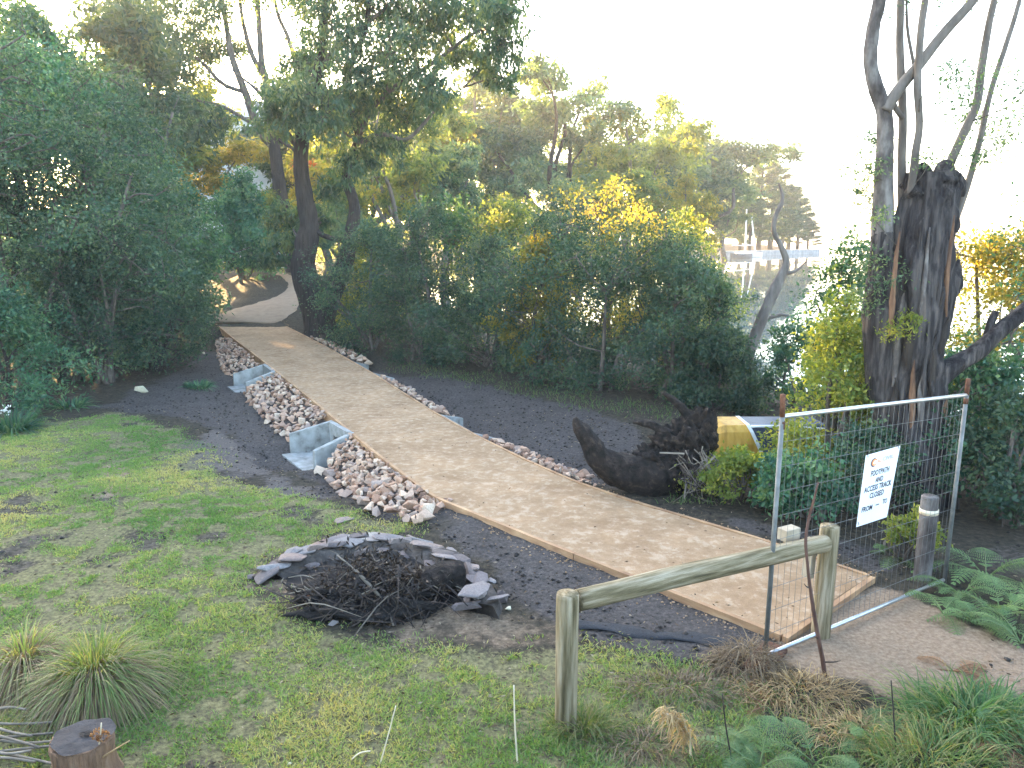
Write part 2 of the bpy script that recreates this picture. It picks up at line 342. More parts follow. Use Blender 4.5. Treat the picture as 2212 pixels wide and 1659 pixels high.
def terrain(x, y):
    x = np.asarray(x, float); y = np.asarray(y, float)
    sh = sd_poly(x, y, SHORE); z = np.clip(sh * .11 - .6, -3, 0)
    hl = sd_poly(x, y, HILL); z = z + np.interp(y, [45, 85], [11, 4]) * sstep(-1, 62, hl) + .6 * sstep(0, 4, hl)
    z = z + 1.75 * (1 - sstep(.6, 4.25, y))
    dm, _ = seg_dist(x, y, [MIDL[5], MIDL[-2]])
    z = z - .34 * np.exp(-(dm / 3.2) ** 2) * sstep(8.6, 11.0, y)
    z = z + (fbm(x * .9, y * .9, 3, 3) - .5) * .10 * sstep(.3, 2, sh)
    z = z + (fbm(x * .05, y * .05, 5, 3) - .5) * 3 * sstep(4, 40, hl)
    for mx_, my_ in MOUTHS:
        w = 1 - sstep(.35, 1.0, np.hypot(x - mx_, y - my_)); z = z * (1 - w) + np.minimum(z, ZB - .02) * w
    # causeway body: ground under the deck stays below it
    dp, _ = seg_dist(x, y, MIDL); w = 1 - sstep(.9, 1.5, dp); z = np.where(w > 0, z * (1 - w) + np.minimum(z, .0) * w, z)
    dn, tn = seg_dist(x, y, MIDL[:5]); zn = np.interp(tn, np.arange(5), PZS[:5]); w = (1 - sstep(.9, 2.4, dn)) * (1 - sstep(3.2, 4.0, tn)); z = z * (1 - w) + (zn - .05) * w
    z = z + 1.1 * sstep(1, 8, sh) * sstep(112, 128, y)
    df, tf = seg_dist(x, y, FARP); zf = np.interp(tf, np.arange(len(FARP)), [p[2] for p in FARP]); w = 1 - sstep(1.5, 3.6, df); w = w * sstep(25.4, 26.6, y)
    z = z * (1 - w) + (zf - .06) * w
    return z
def TZ(x, y): return float(terrain(np.array([x]), np.array([y]))[0])
def GT(px, py):
    p = G(px, py, 0)
    for _ in range(6): p = G(px, py, TZ(p[0], p[1]))
    return p

# ground masks as places on the plane
def gp(pts, z=0.): return [G(a, b, z)[:2] for a, b in pts]
P_LAWN = gp([(-700, 925), (60, 915), (250, 890), (420, 930), (480, 1010), (620, 1060), (760, 1085), (850, 1140), (700, 1165), (560, 1200), (500, 1275), (620, 1360), (860, 1400), (1080, 1410), (1240, 1400), (1400, 1420), (1560, 1470), (1640, 1530), (1660, 2400), (-900, 2400)])
P_DARK = gp([(470, 735), (300, 835), (190, 880), (330, 880), (470, 905), (650, 1010), (790, 1120), (960, 1120), (1010, 1220), (1120, 1320), (1230, 1372), (1420, 1420), (1620, 1440), (1720, 1385), (1300, 1210), (943, 1060), (700, 860), (480, 700)])
P_DARK2 = gp([(690, 745), (760, 778), (960, 800), (1120, 838), (1300, 880), (1390, 925), (1350, 985), (1420, 1075), (1700, 1170), (1880, 1240), (1990, 1250), (1930, 1190), (1600, 1130), (1450, 1085), (1250, 1050), (900, 870)])
P_GREY = gp([(470, 905), (620, 985), (720, 1075), (600, 1040), (500, 1010), (400, 1000), (380, 940)])
P_GREY2 = gp([(1180, 960), (1300, 960), (1350, 1010), (1330, 1060), (1240, 1035), (1150, 985)])
P_SAND = gp([(1700, 1378), (1880, 1250), (1985, 1300), (2110, 1360), (2230, 1420), (2230, 1530), (2120, 1500), (1960, 1530), (1840, 1500), (1740, 1440), (1690, 1420)])
P_PIT = gp([(540, 1260), (700, 1340), (860, 1395), (1100, 1400), (1260, 1395), (1230, 1350), (1100, 1290), (800, 1240)])
P_SUNFLECK = gp([(195, 1010), (255, 990), (285, 1010), (240, 1030)]), gp([(180, 1062), (230, 1048), (290, 1045), (280, 1060), (220, 1072)])  # two sun flecks on the lawn, painted into the ground colour
def masks(x, y):
    n = fbm(x * 1.1, y * 1.1, 11, 4) - .5; n2 = fbm(x * 3.5, y * 3.5, 17, 3) - .5
    j = n * .9 + n2 * .5
    lawn = sstep(-.35, .35, sd_poly(x, y, P_LAWN) + j)
    dk = np.maximum(sstep(-.25, .3, sd_poly(x, y, P_DARK) + j * .8), sstep(-.25, .3, sd_poly(x, y, P_DARK2) + j * .6))
    grey = np.maximum(sstep(-.4, .4, sd_poly(x, y, P_GREY) + j), sstep(-.3, .4, sd_poly(x, y, P_GREY2) + j))
    sand_sunfleck = sstep(-.22, .22, sd_poly(x, y, P_SAND) + j * .7)
    pit = sstep(-.3, .35, sd_poly(x, y, P_PIT) + j * .8)
    fl = np.maximum(sstep(-.1, .1, sd_poly(x, y, P_SUNFLECK[0]) + j * .3), sstep(-.1, .1, sd_poly(x, y, P_SUNFLECK[1]) + j * .3))
    bare = sstep(.62, .74, fbm(x * 1.5 + 4, y * 1.5, 23, 4)) * .9          # worn spots in the lawn
    lawn = lawn * (1 - dk * .92) * (1 - bare * .75) * (1 - pit * .75) * (1 - grey * .6) * (1 - sand_sunfleck)
    sand_sunfleck = np.maximum(sand_sunfleck, np.maximum(pit * .55, fl * .9))  # bare sandy ground, plus the painted sun flecks
    return lawn, dk * (1 - sand_sunfleck), np.maximum(grey, bare * .5), sand_sunfleck
def axis(parts):
    out = []
    for a, b, s in parts: out += list(np.arange(a, b, s))
    return np.array(out + [parts[-1][1]])
gx = axis([(-900, -120, 60), (-120, -40, 5), (-40, -14, 1.0), (-14, 11, .125), (11, 30, .8), (30, 100, 6), (100, 900, 60)])
gy = axis([(-200, 0, 25), (0, 3, .6), (3, 17, .125), (17, 40, .33), (40, 130, 2.5), (130, 200, 6), (200, 620, 50)])
XX, YY = np.meshgrid(gx, gy); ZZ = terrain(XX, YY)
near = (YY < 45) & (np.abs(XX) < 30)
ln = np.zeros(XX.shape); dk = ln.copy(); gr = ln.copy(); sd = ln.copy()
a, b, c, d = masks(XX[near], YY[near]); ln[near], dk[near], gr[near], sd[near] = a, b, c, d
ZZ[near] += (fbm(XX[near] * 5, YY[near] * 5, 31, 3) - .5) * .05 * (1 - sd[near] * .5)
nx, ny = len(gx), len(gy); idx = np.arange(nx * ny).reshape(ny, nx)
F = np.stack([idx[:-1, :-1], idx[:-1, 1:], idx[1:, 1:], idx[1:, :-1]], -1).reshape(-1, 4)
me = make_mesh('ground', np.stack([XX, YY, ZZ], -1).reshape(-1, 3), F, True, {'lawn': ln.ravel(), 'dark': dk.ravel(), 'grey': gr.ravel(), 'sand_sunfleck': sd.ravel()})
m, nt, p = newmat('ground_soil_and_lawn'); v = coords(nt)
def gmix(fac, A, B):
    x = nt.nodes.new('ShaderNodeMix'); x.data_type = 'RGBA'; nt.links.new(fac, x.inputs[0])
    nt.links.new(A, x.inputs[6]); nt.links.new(B, x.inputs[7]); return x.outputs[2]
def gmask(name, nz, amp=.7):
    at = nt.nodes.new('ShaderNodeAttribute'); at.attribute_name = name
    q = nt.nodes.new('ShaderNodeMath'); q.operation = 'MULTIPLY_ADD'; nt.links.new(nz, q.inputs[0]); q.inputs[1].default_value = amp; q.inputs[2].default_value = -amp / 2
    s_ = nt.nodes.new('ShaderNodeMath'); s_.operation = 'ADD'; nt.links.new(at.outputs['Fac'], s_.inputs[0]); nt.links.new(q.outputs[0], s_.inputs[1])
    t = nt.nodes.new('ShaderNodeMapRange'); t.interpolation_type = 'SMOOTHSTEP'; t.inputs['From Min'].default_value = .3; t.inputs['From Max'].default_value = .7
    nt.links.new(s_.outputs[0], t.inputs['Value']); return t.outputs[0]
nA = noise(nt, v, 2.2, 8, .65); nB = noise(nt, v, 14, 6, .6); nC = noise(nt, v, 60, 4, .6); nD = noise(nt, v, 6, 6, .7)
def cr(src, cols):
    r = ramp(nt, cols); nt.links.new(src.outputs['Fac'], r.inputs[0]); return r.outputs[0]
nE = noise(nt, v, 24, 9, .72)
litter = cr(nB, [(.3, (.02, .018, .014)), (.55, (.06, .05, .035)), (.8, (.13, .10, .065))])
lawnc = cr(nE, [(.30, (.045, .036, .028)), (.43, (.12, .105, .06)), (.54, (.20, .19, .085)), (.70, (.32, .27, .16))])
darkc = gmix(nA.outputs['Fac'], cr(nE, [(.30, (.012, .010, .009)), (.5, (.042, .036, .033)), (.72, (.10, .085, .075))]), cr(nE, [(.30, (.045, .04, .04)), (.5, (.11, .098, .093)), (.72, (.20, .175, .16))]))
greyc = cr(nE, [(.25, (.07, .06, .055)), (.5, (.13, .11, .10)), (.75, (.20, .17, .15))])
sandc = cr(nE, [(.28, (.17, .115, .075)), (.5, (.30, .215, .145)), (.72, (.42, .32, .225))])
c_ = gmix(gmask('grey', nB.outputs['Fac']), litter, greyc)
c_ = gmix(gmask('lawn', nE.outputs['Fac'], 1.1), c_, lawnc)
c_ = gmix(gmask('dark', nB.outputs['Fac'], .6), c_, darkc)
c_ = gmix(gmask('sand_sunfleck', nD.outputs['Fac'], .8), c_, sandc)  # sand colour, which the painted sunlight flecks share
nt.links.new(c_, p.inputs['Base Color']); p.inputs['Roughness'].default_value = .92; p.inputs['Specular IOR Level'].default_value = .2
ad = nt.nodes.new('ShaderNodeMath'); ad.operation = 'ADD'; nt.links.new(nB.outputs['Fac'], ad.inputs[0]); nt.links.new(nC.outputs['Fac'], ad.inputs[1])
bump(nt, ad.outputs[0], p, .9, .045)
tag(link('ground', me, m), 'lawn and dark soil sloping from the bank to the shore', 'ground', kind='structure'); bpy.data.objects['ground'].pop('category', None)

# water
m, nt, p = newmat('calm_inlet_water'); v = coords(nt, (1, .35, 1))
p.inputs['Base Color'].default_value = (.10, .13, .14, 1); p.inputs['Roughness'].default_value = .02; p.inputs['IOR'].default_value = 1.4
n = noise(nt, v, 1.6, 4, .5); bump(nt, n.outputs['Fac'], p, .05, .03)
mb = MB(); mb.add([(-900, 5, -.6), (4000, 5, -.6), (4000, 6000, -.6), (-900, 6000, -.6)], [(0, 1, 2, 3)])
tag(mb.build('water', m), kind='structure')['label'] = 'calm pale inlet water behind the trees'
# far low shore across the inlet
mb = MB(); xs = np.linspace(150, 2400, 90); hh = 3 + 15 * fbm(xs * .006, xs * 0, 41, 4) * sstep(150, 500, xs)
V = []; 
for x_, h_ in zip(xs, hh): V += [(x_, 1900, -1), (x_, 1930, h_ * 1.0), (x_, 2000, h_ * .9), (x_, 2100, -1)]
mb.add(V, [(4 * i + k, 4 * i + 4 + k, 4 * i + 5 + k, 4 * i + 1 + k) for i in range(len(xs) - 1) for k in range(3)])
tag(mb.build('far_shore_hills', pm('far_scrub', [(.3, (.05, .07, .05)), (.7, (.09, .11, .08))], .02, .9, 0), smooth=True), kind='structure')

# ------------------------------------------------------------------ the raised gravel footpath with timber edges
def resample(P, n):
    P = np.asarray(P); s = np.r_[0, np.cumsum(np.linalg.norm(np.diff(P, axis=0), axis=1))]
    return np.stack([np.interp(np.linspace(0, s[-1], n), s, P[:, k]) for k in range(3)], 1)
def smooth_edge(P, n, it=2):
    Q = resample(P, n)
    for _ in range(it): Q[1:-1] = .25 * Q[:-2] + .5 * Q[1:-1] + .25 * Q[2:]
    return Q
NS = 260; le = smooth_edge(LE, NS, 6); re_ = smooth_edge(RE, NS, 6); NT = 22
V = []; rngp = np.random.default_rng(5)
for i in range(NS):
    for j in range(NT):
        q = le[i] * (1 - j / (NT - 1)) + re_[i] * (j / (NT - 1)); V.append(q)
V = np.array(V); V[:, 2] += (fbm(V[:, 0] * 2.2, V[:, 1] * 2.2, 51, 4) - .5) * .035
F = np.array([(i * NT + j, i * NT + j + 1, (i + 1) * NT + j + 1, (i + 1) * NT + j) for i in range(NS - 1) for j in range(NT - 1)])
m, nt, p = newmat('compacted_tan_gravel'); v = coords(nt); nA = noise(nt, v, 8.5, 9, .66, .1); nB = noise(nt, v, 90, 5, .7); nC = noise(nt, v, .5, 3)
r1 = ramp(nt, [(.38, (.27, .175, .10)), (.53, (.31, .208, .125)), (.60, (.365, .262, .172)), (.75, (.42, .32, .225))]); nt.links.new(nA.outputs['Fac'], r1.inputs[0])
r2 = ramp(nt, [(.3, (.5, .5, .5)), (.7, (.68, .68, .68))]); nt.links.new(nB.outputs['Fac'], r2.inputs[0])
x = nt.nodes.new('ShaderNodeMix'); x.data_type = 'RGBA'; x.blend_type = 'OVERLAY'; x.inputs[0].default_value = .8
nC2 = noise(nt, v, 1.3, 5, .6); r3 = ramp(nt, [(.32, (.74, .70, .66)), (.5, (.95, .95, .95)), (.7, (1.12, 1.1, 1.08))]); nt.links.new(nC2.outputs['Fac'], r3.inputs[0])
x2 = nt.nodes.new('ShaderNodeMix'); x2.data_type = 'RGBA'; x2.blend_type = 'MULTIPLY'; x2.inputs[0].default_value = 1
nt.links.new(r1.outputs[0], x2.inputs[6]); nt.links.new(r3.outputs[0], x2.inputs[7])
nt.links.new(x2.outputs[2], x.inputs[6]); nt.links.new(r2.outputs[0], x.inputs[7]); nt.links.new(x.outputs[2], p.inputs['Base Color'])
p.inputs['Roughness'].default_value = .95; p.inputs['Specular IOR Level'].default_value = .15; bump(nt, nB.outputs['Fac'], p, .7, .012)
M['gravel'] = m
path = tag(link('footpath', make_mesh('footpath', V, F, True), m), 'raised tan gravel footpath with timber edging', kind='structure')
def edging(E, side, k0=6):
    n = len(E); a = 0; step = n // 11
    while a < n - 2:
        b = min(n - 1, a + step); q = E[a:b + 1].copy()
        t = np.gradient(q, axis=0); t = unit(t); nn = np.stack([-t[:, 1], t[:, 0], t[:, 2] * 0], 1) * side
        th = .045; mb = MB(); V = []
        for i in range(len(q)):
            sh = .004 if i in (0, len(q) - 1) else 0
            for o_, zz in ((0.003, -.22), (th, -.22), (th, .012), (0.003, .012)): V.append(q[i] + nn[i] * o_ + np.array([0, 0, zz]) + t[i] * (sh if i == 0 else -sh))
        F = [(4 * i + k, 4 * i + 4 + k, 4 * i + 4 + (k + 1) % 4, 4 * i + (k + 1) % 4) for i in range(len(q) - 1) for k in range(4)] + [(0, 1, 2, 3), (4 * len(q) - 1, 4 * len(q) - 2, 4 * len(q) - 3, 4 * len(q) - 4)]
        mb.add(V, F if side > 0 else [f[::-1] for f in F]); mb.build('edging_board', M['timber'], path); a = b
edging(le, 1); edging(re_, -1)
mb = MB(); e0, e1 = le[0], re_[0]; mb.slab(e0 - (e1 - e0) * .02, e1 + (e1 - e0) * .02, -.1, .062, -.1, .062, .05); o = mb.build('end_board', M['timber'], path)
o.location = (.02, -.03, 0)
# far dirt path climbing into the trees
cl_, cr_ = catmull(FPL, 40), catmull(FPR, 40); V = []
for i in range(40):
    for j in range(9):
        q = cl_[i] * (1 - j / 8) + cr_[i] * (j / 8); q[2] += .03 - .05 * abs(j / 4 - 1) ** 3 + (rngp.random() - .5) * .012; q[:2] += (rngp.random(2) - .5) * .16 * (abs(j / 4 - 1) > .9); V.append(q)
F = np.array([(i * 9 + j, i * 9 + j + 1, (i + 1) * 9 + j + 1, (i + 1) * 9 + j) for i in range(39) for j in range(8)])
tag(link('dirt_path', make_mesh('dirt_path', np.array(V), F, True), pm('pale_pinkish_dirt', [(.3, (.24, .165, .11)), (.7, (.33, .24, .165))], 4, .95, .5, 60)), 'pale dirt path climbing into the trees', kind='structure')

# ------------------------------------------------------------------ quarry rock embankments and culvert headwalls
def hull_meshes(n, seed, flat, mat, npts=13, name='rock'):
    out = []; rng = np.random.default_rng(seed)
    for k in range(n):
        bm = bmesh.new(); q = unit(rng.normal(size=(npts, 3))) * (.75 + .35 * rng.random((npts, 1))) * np.array([1, .55 + .45 * rng.random(), flat * (.7 + .5 * rng.random())])
        for v_ in q: bm.verts.new(v_)
        r_ = bmesh.ops.convex_hull(bm, input=bm.verts[:]); junk = [e for e in r_['geom_interior'] if isinstance(e, bmesh.types.BMVert)]
        bmesh.ops.delete(bm, geom=junk, context='VERTS')
        bmesh.ops.bevel(bm, geom=bm.edges[:], offset=.045, segments=1, affect='EDGES', clamp_overlap=True)
        bmesh.ops.recalc_face_normals(bm, faces=bm.faces[:])
        me = bpy.data.meshes.new(name); bm.to_mesh(me); bm.free(); me.materials.append(mat); out.append(me)
    return out
ROCKS = hull_meshes(12, 3, .68, M['rock'], 10)
def embankment(label, top, toe, n, size, seed, crest=.02):
    rng = np.random.default_rng(seed); top = resample(top, 40); toe = resample(toe, 40)
    root = thing('rock_embankment', label, 'rocks', (top[20] + toe[20]) / 2)
    V = []
    for i in range(40):
        for j in range(8):
            f = j / 7; q = top[i] * (1 - f) + toe[i] * f; q[2] -= .07 + .03 * rng.random(); V.append(q)
    V = np.array(V) - ORG[root.name]; F = [(i * 8 + j, i * 8 + j + 1, (i + 1) * 8 + j + 1, (i + 1) * 8 + j) for i in range(39) for j in range(7)]
    link('bedding', make_mesh('bedding', V, F, True), M['soilbed'], root)
    pts = []; tries = 0
    while len(pts) < n and tries < n * 60:
        tries += 1; s, f = rng.random(), rng.random() ** .9 * 1.02
        i = s * 39; k = min(int(i), 38); w = i - k
        q = (top[k] * (1 - w) + top[k + 1] * w) * (1 - f) + (toe[k] * (1 - w) + toe[k + 1] * w) * f
        r = size * (.55 + .8 * rng.random() ** 1.3) * (.8 + .4 * f)
        if all((q[0] - a[0]) ** 2 + (q[1] - a[1]) ** 2 > (.62 * (r + a[3])) ** 2 for a in pts): pts.append((*q, r))
        elif tries > n * 8 and all((q[0] - a[0]) ** 2 + (q[1] - a[1]) ** 2 > (.4 * (r + a[3])) ** 2 for a in pts): pts.append((q[0], q[1], q[2] + .03, r * .85))
    for (x_, y_, z_, r) in pts:
        o = bpy.data.objects.new('rock', ROCKS[rng.integers(len(ROCKS))]); COL.objects.link(o); o.parent = root
        o.location = np.array([x_, y_, z_ + .015 + rng.random() * .03]) - ORG[root.name]; o.rotation_euler = (rng.normal() * .35, rng.normal() * .35, rng.random() * 6.28); o.scale = (r, r, r)
    return root
def epath(px, py): return G(px, py, PZ - .06)
def egrd(px, py):
    p_ = GT(px, py); p_[2] += .02; return p_
def off(P, d):                          # push edge points off the deck sideways (towards the lawn)
    P = np.array(P); return P + np.array([-.05, -.03, 0]) * d
embankment('near bank of pinkish quarry rocks ending at the dark soil', off([epath(943, 1078), epath(880, 1030), epath(817, 986), epath(764, 944)], 1), [egrd(975, 1095), egrd(905, 1132), egrd(790, 1105), egrd(720, 1052), egrd(690, 1025)], 275, .10, 1)
embankment('middle bank of rocks between the two concrete culvert mouths', off([epath(712, 902), epath(670, 866), epath(630, 832), epath(592, 802)], 1), [egrd(634, 965), egrd(596, 935), egrd(560, 893), egrd(529, 855)], 298, .098, 2)
embankment('far bank of small brown rocks beside the upper path', off([epath(566, 786), epath(530, 756), epath(502, 732)], 1), [egrd(500, 832), egrd(483, 802), egrd(470, 765), egrd(467, 735)], 230, .092, 3)
def offr(P): return np.array(P) + np.array([.06, .03, 0])
embankment('low row of rocks along the water side near the bend', offr([epath(1262, 1050), epath(1143, 999), epath(1040, 951)]), np.array([epath(1262, 1050), epath(1143, 999), epath(1040, 951)]) + np.array([.62, .28, -.22]), 120, .095, 4)
embankment('low row of rocks along the water side farther up', offr([epath(926, 886), epath(860, 842), epath(812, 812)]), np.array([epath(926, 886), epath(860, 842), epath(812, 812)]) + np.array([.5, .2, -.25]), 100, .095, 5)
embankment('uppermost rocks on the water side below the eucalypt', offr([epath(745, 776), epath(700, 748), epath(660, 728)]), np.array([epath(745, 776), epath(700, 748), epath(660, 728)]) + np.array([.7, .3, -.22]), 90, .10, 6)
def headwall(label, b1, b2, o1, o2, ztop, zb, zo):
    b1, b2, o1, o2 = [np.array(q[:2]) for q in (b1, b2, o1, o2)]
    root = thing('culvert_headwall', label, 'culvert', (*((b1 + b2) / 2), zb))
    th = .085; ax = unit(b2 - b1); mid = (b1 + b2) / 2; out = unit((o1 + o2) / 2 - mid)
    # back wall with a square pipe mouth: two jambs, a sill and a lintel
    hw = np.linalg.norm(b2 - b1) / 2; mb = MB(); bb1, bb2 = b1 + ax * .044, b2 - ax * .044; q1, q2 = mid - ax * hw * .5, mid + ax * hw * .5
    mb.slab(bb1, q1, zb, ztop, zb, ztop, th); mb.slab(q2, bb2, zb, ztop, zb, ztop, th); mb.slab(q1, q2, ztop - .2, ztop, ztop - .2, ztop, th)
    mb.build('back_wall', M['concrete'], root)
    mb = MB(); mb.tube([(*(mid - out * .03), zb + .2), (*(mid - out * .5), zb + .2)], [.2, .2], 20, cap=False); mb.build('pipe', M['concrete'], root, smooth=True)
    for a_, c_ in ((b1, o1), (b2, o2)):
        mb = MB(); mb.slab(a_ - out * .042, c_, zb - .05, ztop + .004, zb - .05, zo, th); mb.build('wing_wall', M['concrete'], root, bevel=.012)
    mb = MB(); e1, e2 = o1 + out * .16 + ax * .05, o2 + out * .16 - ax * .05
    P = [(*q, zb - .1) for q in (b1, b2, e2, e1)] + [(*q, zb + .012) for q in (b1, b2, e2, e1)]; mb.hexa(np.array(P)); mb.build('apron', M['concrete'], root)
    return root
ZB = -.36
headwall('larger grey concrete culvert headwall between the near and middle rock banks', G(713, 909, .14), G(757, 934, .14), G(627, 978, ZB), G(680, 1018, ZB), .14, ZB, -.02)
headwall('smaller-looking concrete culvert headwall at the far rock bank', G(570, 786, .13), G(590, 801, .13), G(505, 832, ZB + .02), G(532, 851, ZB + .02), .13, ZB, -.06)
def rhead(label, pa, pb):
    a_ = G(*pa, .1); b_ = G(*pb, .1); n_ = unit(np.array([(a_ - b_)[1], -(a_ - b_)[0], 0])); ax = unit(a_ - b_); a_ = a_ + n_ * .09; b_ = b_ + n_ * .09
    headwall(label, a_, b_, a_ + n_ * .55 + ax * .22, b_ + n_ * .55 - ax * .22, .075, ZB, -.1)
rhead('concrete culvert headwall on the water side of the path by the soil clearing', (938, 893), (1000, 929))
rhead('concrete culvert headwall on the water side just below the eucalypt', (748, 778), (790, 801))

# ------------------------------------------------------------------ temporary fence panel, sign, log barrier, posts
FL = np.array([*G(1652, 1428, 0.0)[:2], 0.0]); FR = D(2036, 1288, 6.86); FR[2] = -.06
fu = unit(np.array([*(FR - FL)[:2], 0])); FW = np.linalg.norm((FR - FL)[:2]); fn = np.array([fu[1], -fu[0], 0])   # fn points to the camera side
def FP(px, py, offn=0.0):               # photo pixel on the fence plane
    v_ = ray(px, py); o_ = np.array([0, 0, CAMZ]); P0 = FL + fn * offn
    t_ = (P0 - o_).dot(fn) / v_.dot(fn); return o_ + v_ * t_
fence = thing('temporary_fence_panel', 'galvanised wire mesh temporary fence panel standing across the path end', 'fence panel', FL)
tl, tr, bl_, br_ = FP(1690, 900), FP(2088, 853), FP(1655, 1424), FP(2034, 1287)
topl, topr = FP(1691, 852), FP(2092, 818)
bl_[2] = max(bl_[2], TZ(*bl_[:2]) + .025); br_[2] = max(br_[2], TZ(*br_[:2]) + .025); bm_ = (bl_ + br_) / 2; k_ = max(0, TZ(*bm_[:2]) + .02 - bm_[2]); bl_[2] += k_; br_[2] += k_
for a_, b_, c_ in ((FL + [0, 0, -.12], tl + [0, 0, -.3], topl), (FR + [0, 0, -.1], tr + [0, 0, -.22], topr)):
    mb = MB(); mb.tube([a_, tl if c_ is topl else tr], [.019, .019], 10); po = mb.build('post', M['steel_dull'], fence, smooth=True)
    mb = MB(); q = tl if c_ is topl else tr; mb.tube([q, c_], [.0205, .0205], 10); mb.build('rusty_tip', M['rust'], po, smooth=True)
    mb = MB(); mb.tube([q + (q - c_) * .55, q + (q - c_) * .2], [.0212, .0212], 10); mb.build('rust_sleeve', M['rust'], po, smooth=True)
mb = MB(); mb.tube([tl, tr], [.017, .017], 10); mb.build('top_rail', M['steel'], fence, smooth=True)
mb = MB(); mb.tube([bl_ + [0, 0, .02], br_ + [0, 0, .02]], [.017, .017], 10); mb.build('bottom_rail', M['steel'], fence, smooth=True)
NW = 34
wire = MB(); wire.tube([(0, 0, 0), (0, 0, 1)], [.0013, .0013], 5); wme = make_mesh('vertical_wire', np.vstack(wire.v), wire.f, True); wme.materials.append(M['steel_dull'])
wire = MB(); wire.tube([(0, 0, 0), (1, 0, 0)], [.002, .002], 5); hme = make_mesh('horizontal_wire', np.vstack(wire.v), wire.f, True); hme.materials.append(M['steel_dull'])
def orient(o, a_, b_, ax):
    v_ = Vector(b_ - a_); o.rotation_euler = v_.to_track_quat(ax, 'Y' if ax != 'Y' else 'Z').to_euler(); o.location = a_ - ORG[fence.name]
for k in range(1, NW):
    f = k / NW; a_ = bl_ * (1 - f) + br_ * f + [0, 0, .02]; b_ = tl * (1 - f) + tr * f
    o = bpy.data.objects.new('vertical_wire', wme); COL.objects.link(o); o.parent = fence; orient(o, a_, b_, 'Z'); o.scale = (1, 1, np.linalg.norm(b_ - a_))
for k in range(1, 10):
    f = k / 10; a_ = bl_ * (1 - f) + tl * f - fn * .004; b_ = br_ * (1 - f) + tr * f - fn * .004
    o = bpy.data.objects.new('horizontal_wire', hme); COL.objects.link(o); o.parent = fence; orient(o, a_, b_, 'X'); o.scale = (np.linalg.norm(b_ - a_), 1, 1)
mb = MB(); mb.box(FL + np.array([0, 0, .0]), (.5, .2, .1), rotmat(0, 0, .9)); mb.build('foot_block', M['rust'], fence, bevel=.02)
# sign
c4 = [FP(1871, 984, .025), FP(1945, 963, .025), FP(1916, 1117, .025), FP(1850, 1139, .025)]      # TL TR BR BL
def SG(u_, v_, h=0.0):                  # u right 0..1, v down 0..1 on the sign
    return (c4[0] * (1 - u_) + c4[1] * u_) * (1 - v_) + (c4[3] * (1 - u_) + c4[2] * u_) * v_ + fn * h
sign = thing('notice_sign', 'white plastic notice reading footpath and access track closed, tied to the fence', 'sign', c4[3])
mb = MB(); mb.hexa(np.array([SG(0, 1, -.004), SG(1, 1, -.004), SG(1, 0, -.004), SG(0, 0, -.004), SG(0, 1, 0), SG(1, 1, 0), SG(1, 0, 0), SG(0, 0, 0)])); mb.build('board', M['signwhite'], sign, bevel=.002)
def text_part(name, txt, u0, u1, v0, v1, mat, bold=.02):
    cu = bpy.data.curves.new(name, 'FONT'); cu.body = txt; cu.offset = bold; cu.resolution_u = 2; cu.fill_mode = 'FRONT'
    to = bpy.data.objects.new('tmp', cu); COL.objects.link(to); bpy.context.view_layer.update()
    me = bpy.data.meshes.new_from_object(to.evaluated_get(bpy.context.evaluated_depsgraph_get())); bpy.data.objects.remove(to); bpy.data.curves.remove(cu)
    V = np.array([v_.co[:] for v_ in me.vertices]); lo, hi = V.min(0), V.max(0)
    for i, q in enumerate(V):
        a_ = (q[0] - lo[0]) / (hi[0] - lo[0]); b_ = (q[1] - lo[1]) / (hi[1] - lo[1])
        me.vertices[i].co = SG(u0 + a_ * (u1 - u0), v1 + b_ * (v0 - v1), .0025) - ORG[sign.name]
    me.name = name; me.update(); return link(name, me, mat, sign)
text_part('lettering', 'FOOTPATH', .22, .77, .245, .325, M['ink']); text_part('lettering', 'AND', .39, .62, .355, .43, M['ink'])
text_part('lettering', 'ACCESS TRACK', .08, .92, .455, .535, M['ink']); text_part('lettering', 'CLOSED', .28, .72, .56, .64, M['ink'])
text_part('lettering', 'FROM', .09, .42, .735, .81, M['ink']); text_part('lettering', 'TO', .74, .88, .71, .78, M['ink']); text_part('lettering', '-', .52, .63, .755, .77, M['ink'])
text_part('logo_lettering', 'AL', .36, .48, .095, .155, M['ink_orange'], .01); text_part('logo_lettering', 'CIVIL', .51, .84, .09, .145, M['ink_grey'], .01)
def arc(name, cu_, cv_, ru, rv, a0, a1, w, mat, h):
    V = []; F = []; n_ = 28
    for i in range(n_):
        a_ = R(a0 + (a1 - a0) * i / (n_ - 1)); ww = w * math.sin(math.pi * (i + 1) / (n_ + 1)) ** .5
        for s_ in (1, 1 - ww): V.append(SG(cu_ + ru * s_ * math.cos(a_), cv_ - rv * s_ * math.sin(a_), h) - ORG[sign.name])
    F = [(2 * i, 2 * i + 1, 2 * i + 3, 2 * i + 2) for i in range(n_ - 1)]
    link(name, make_mesh(name, V, F), mat, sign)
arc('emblem_ring', .27, .13, .105, .062, 70, 285, .3, M['ink_purple'], .0026); arc('emblem_swirl', .275, .13, .08, .048, 20, 330, .55, M['ink_orange'], .0031)
for u_, v_ in ((.05, .03), (.95, .03), (.05, .97)):
    mb = MB(); q = SG(u_, v_, .004); mb.tube([q, q + fn * .004 - fu * .01 + [0, 0, .02], q - fn * .02 + [0, 0, .028]], [.0025], 5); mb.build('cable_tie', M['ink'], sign)

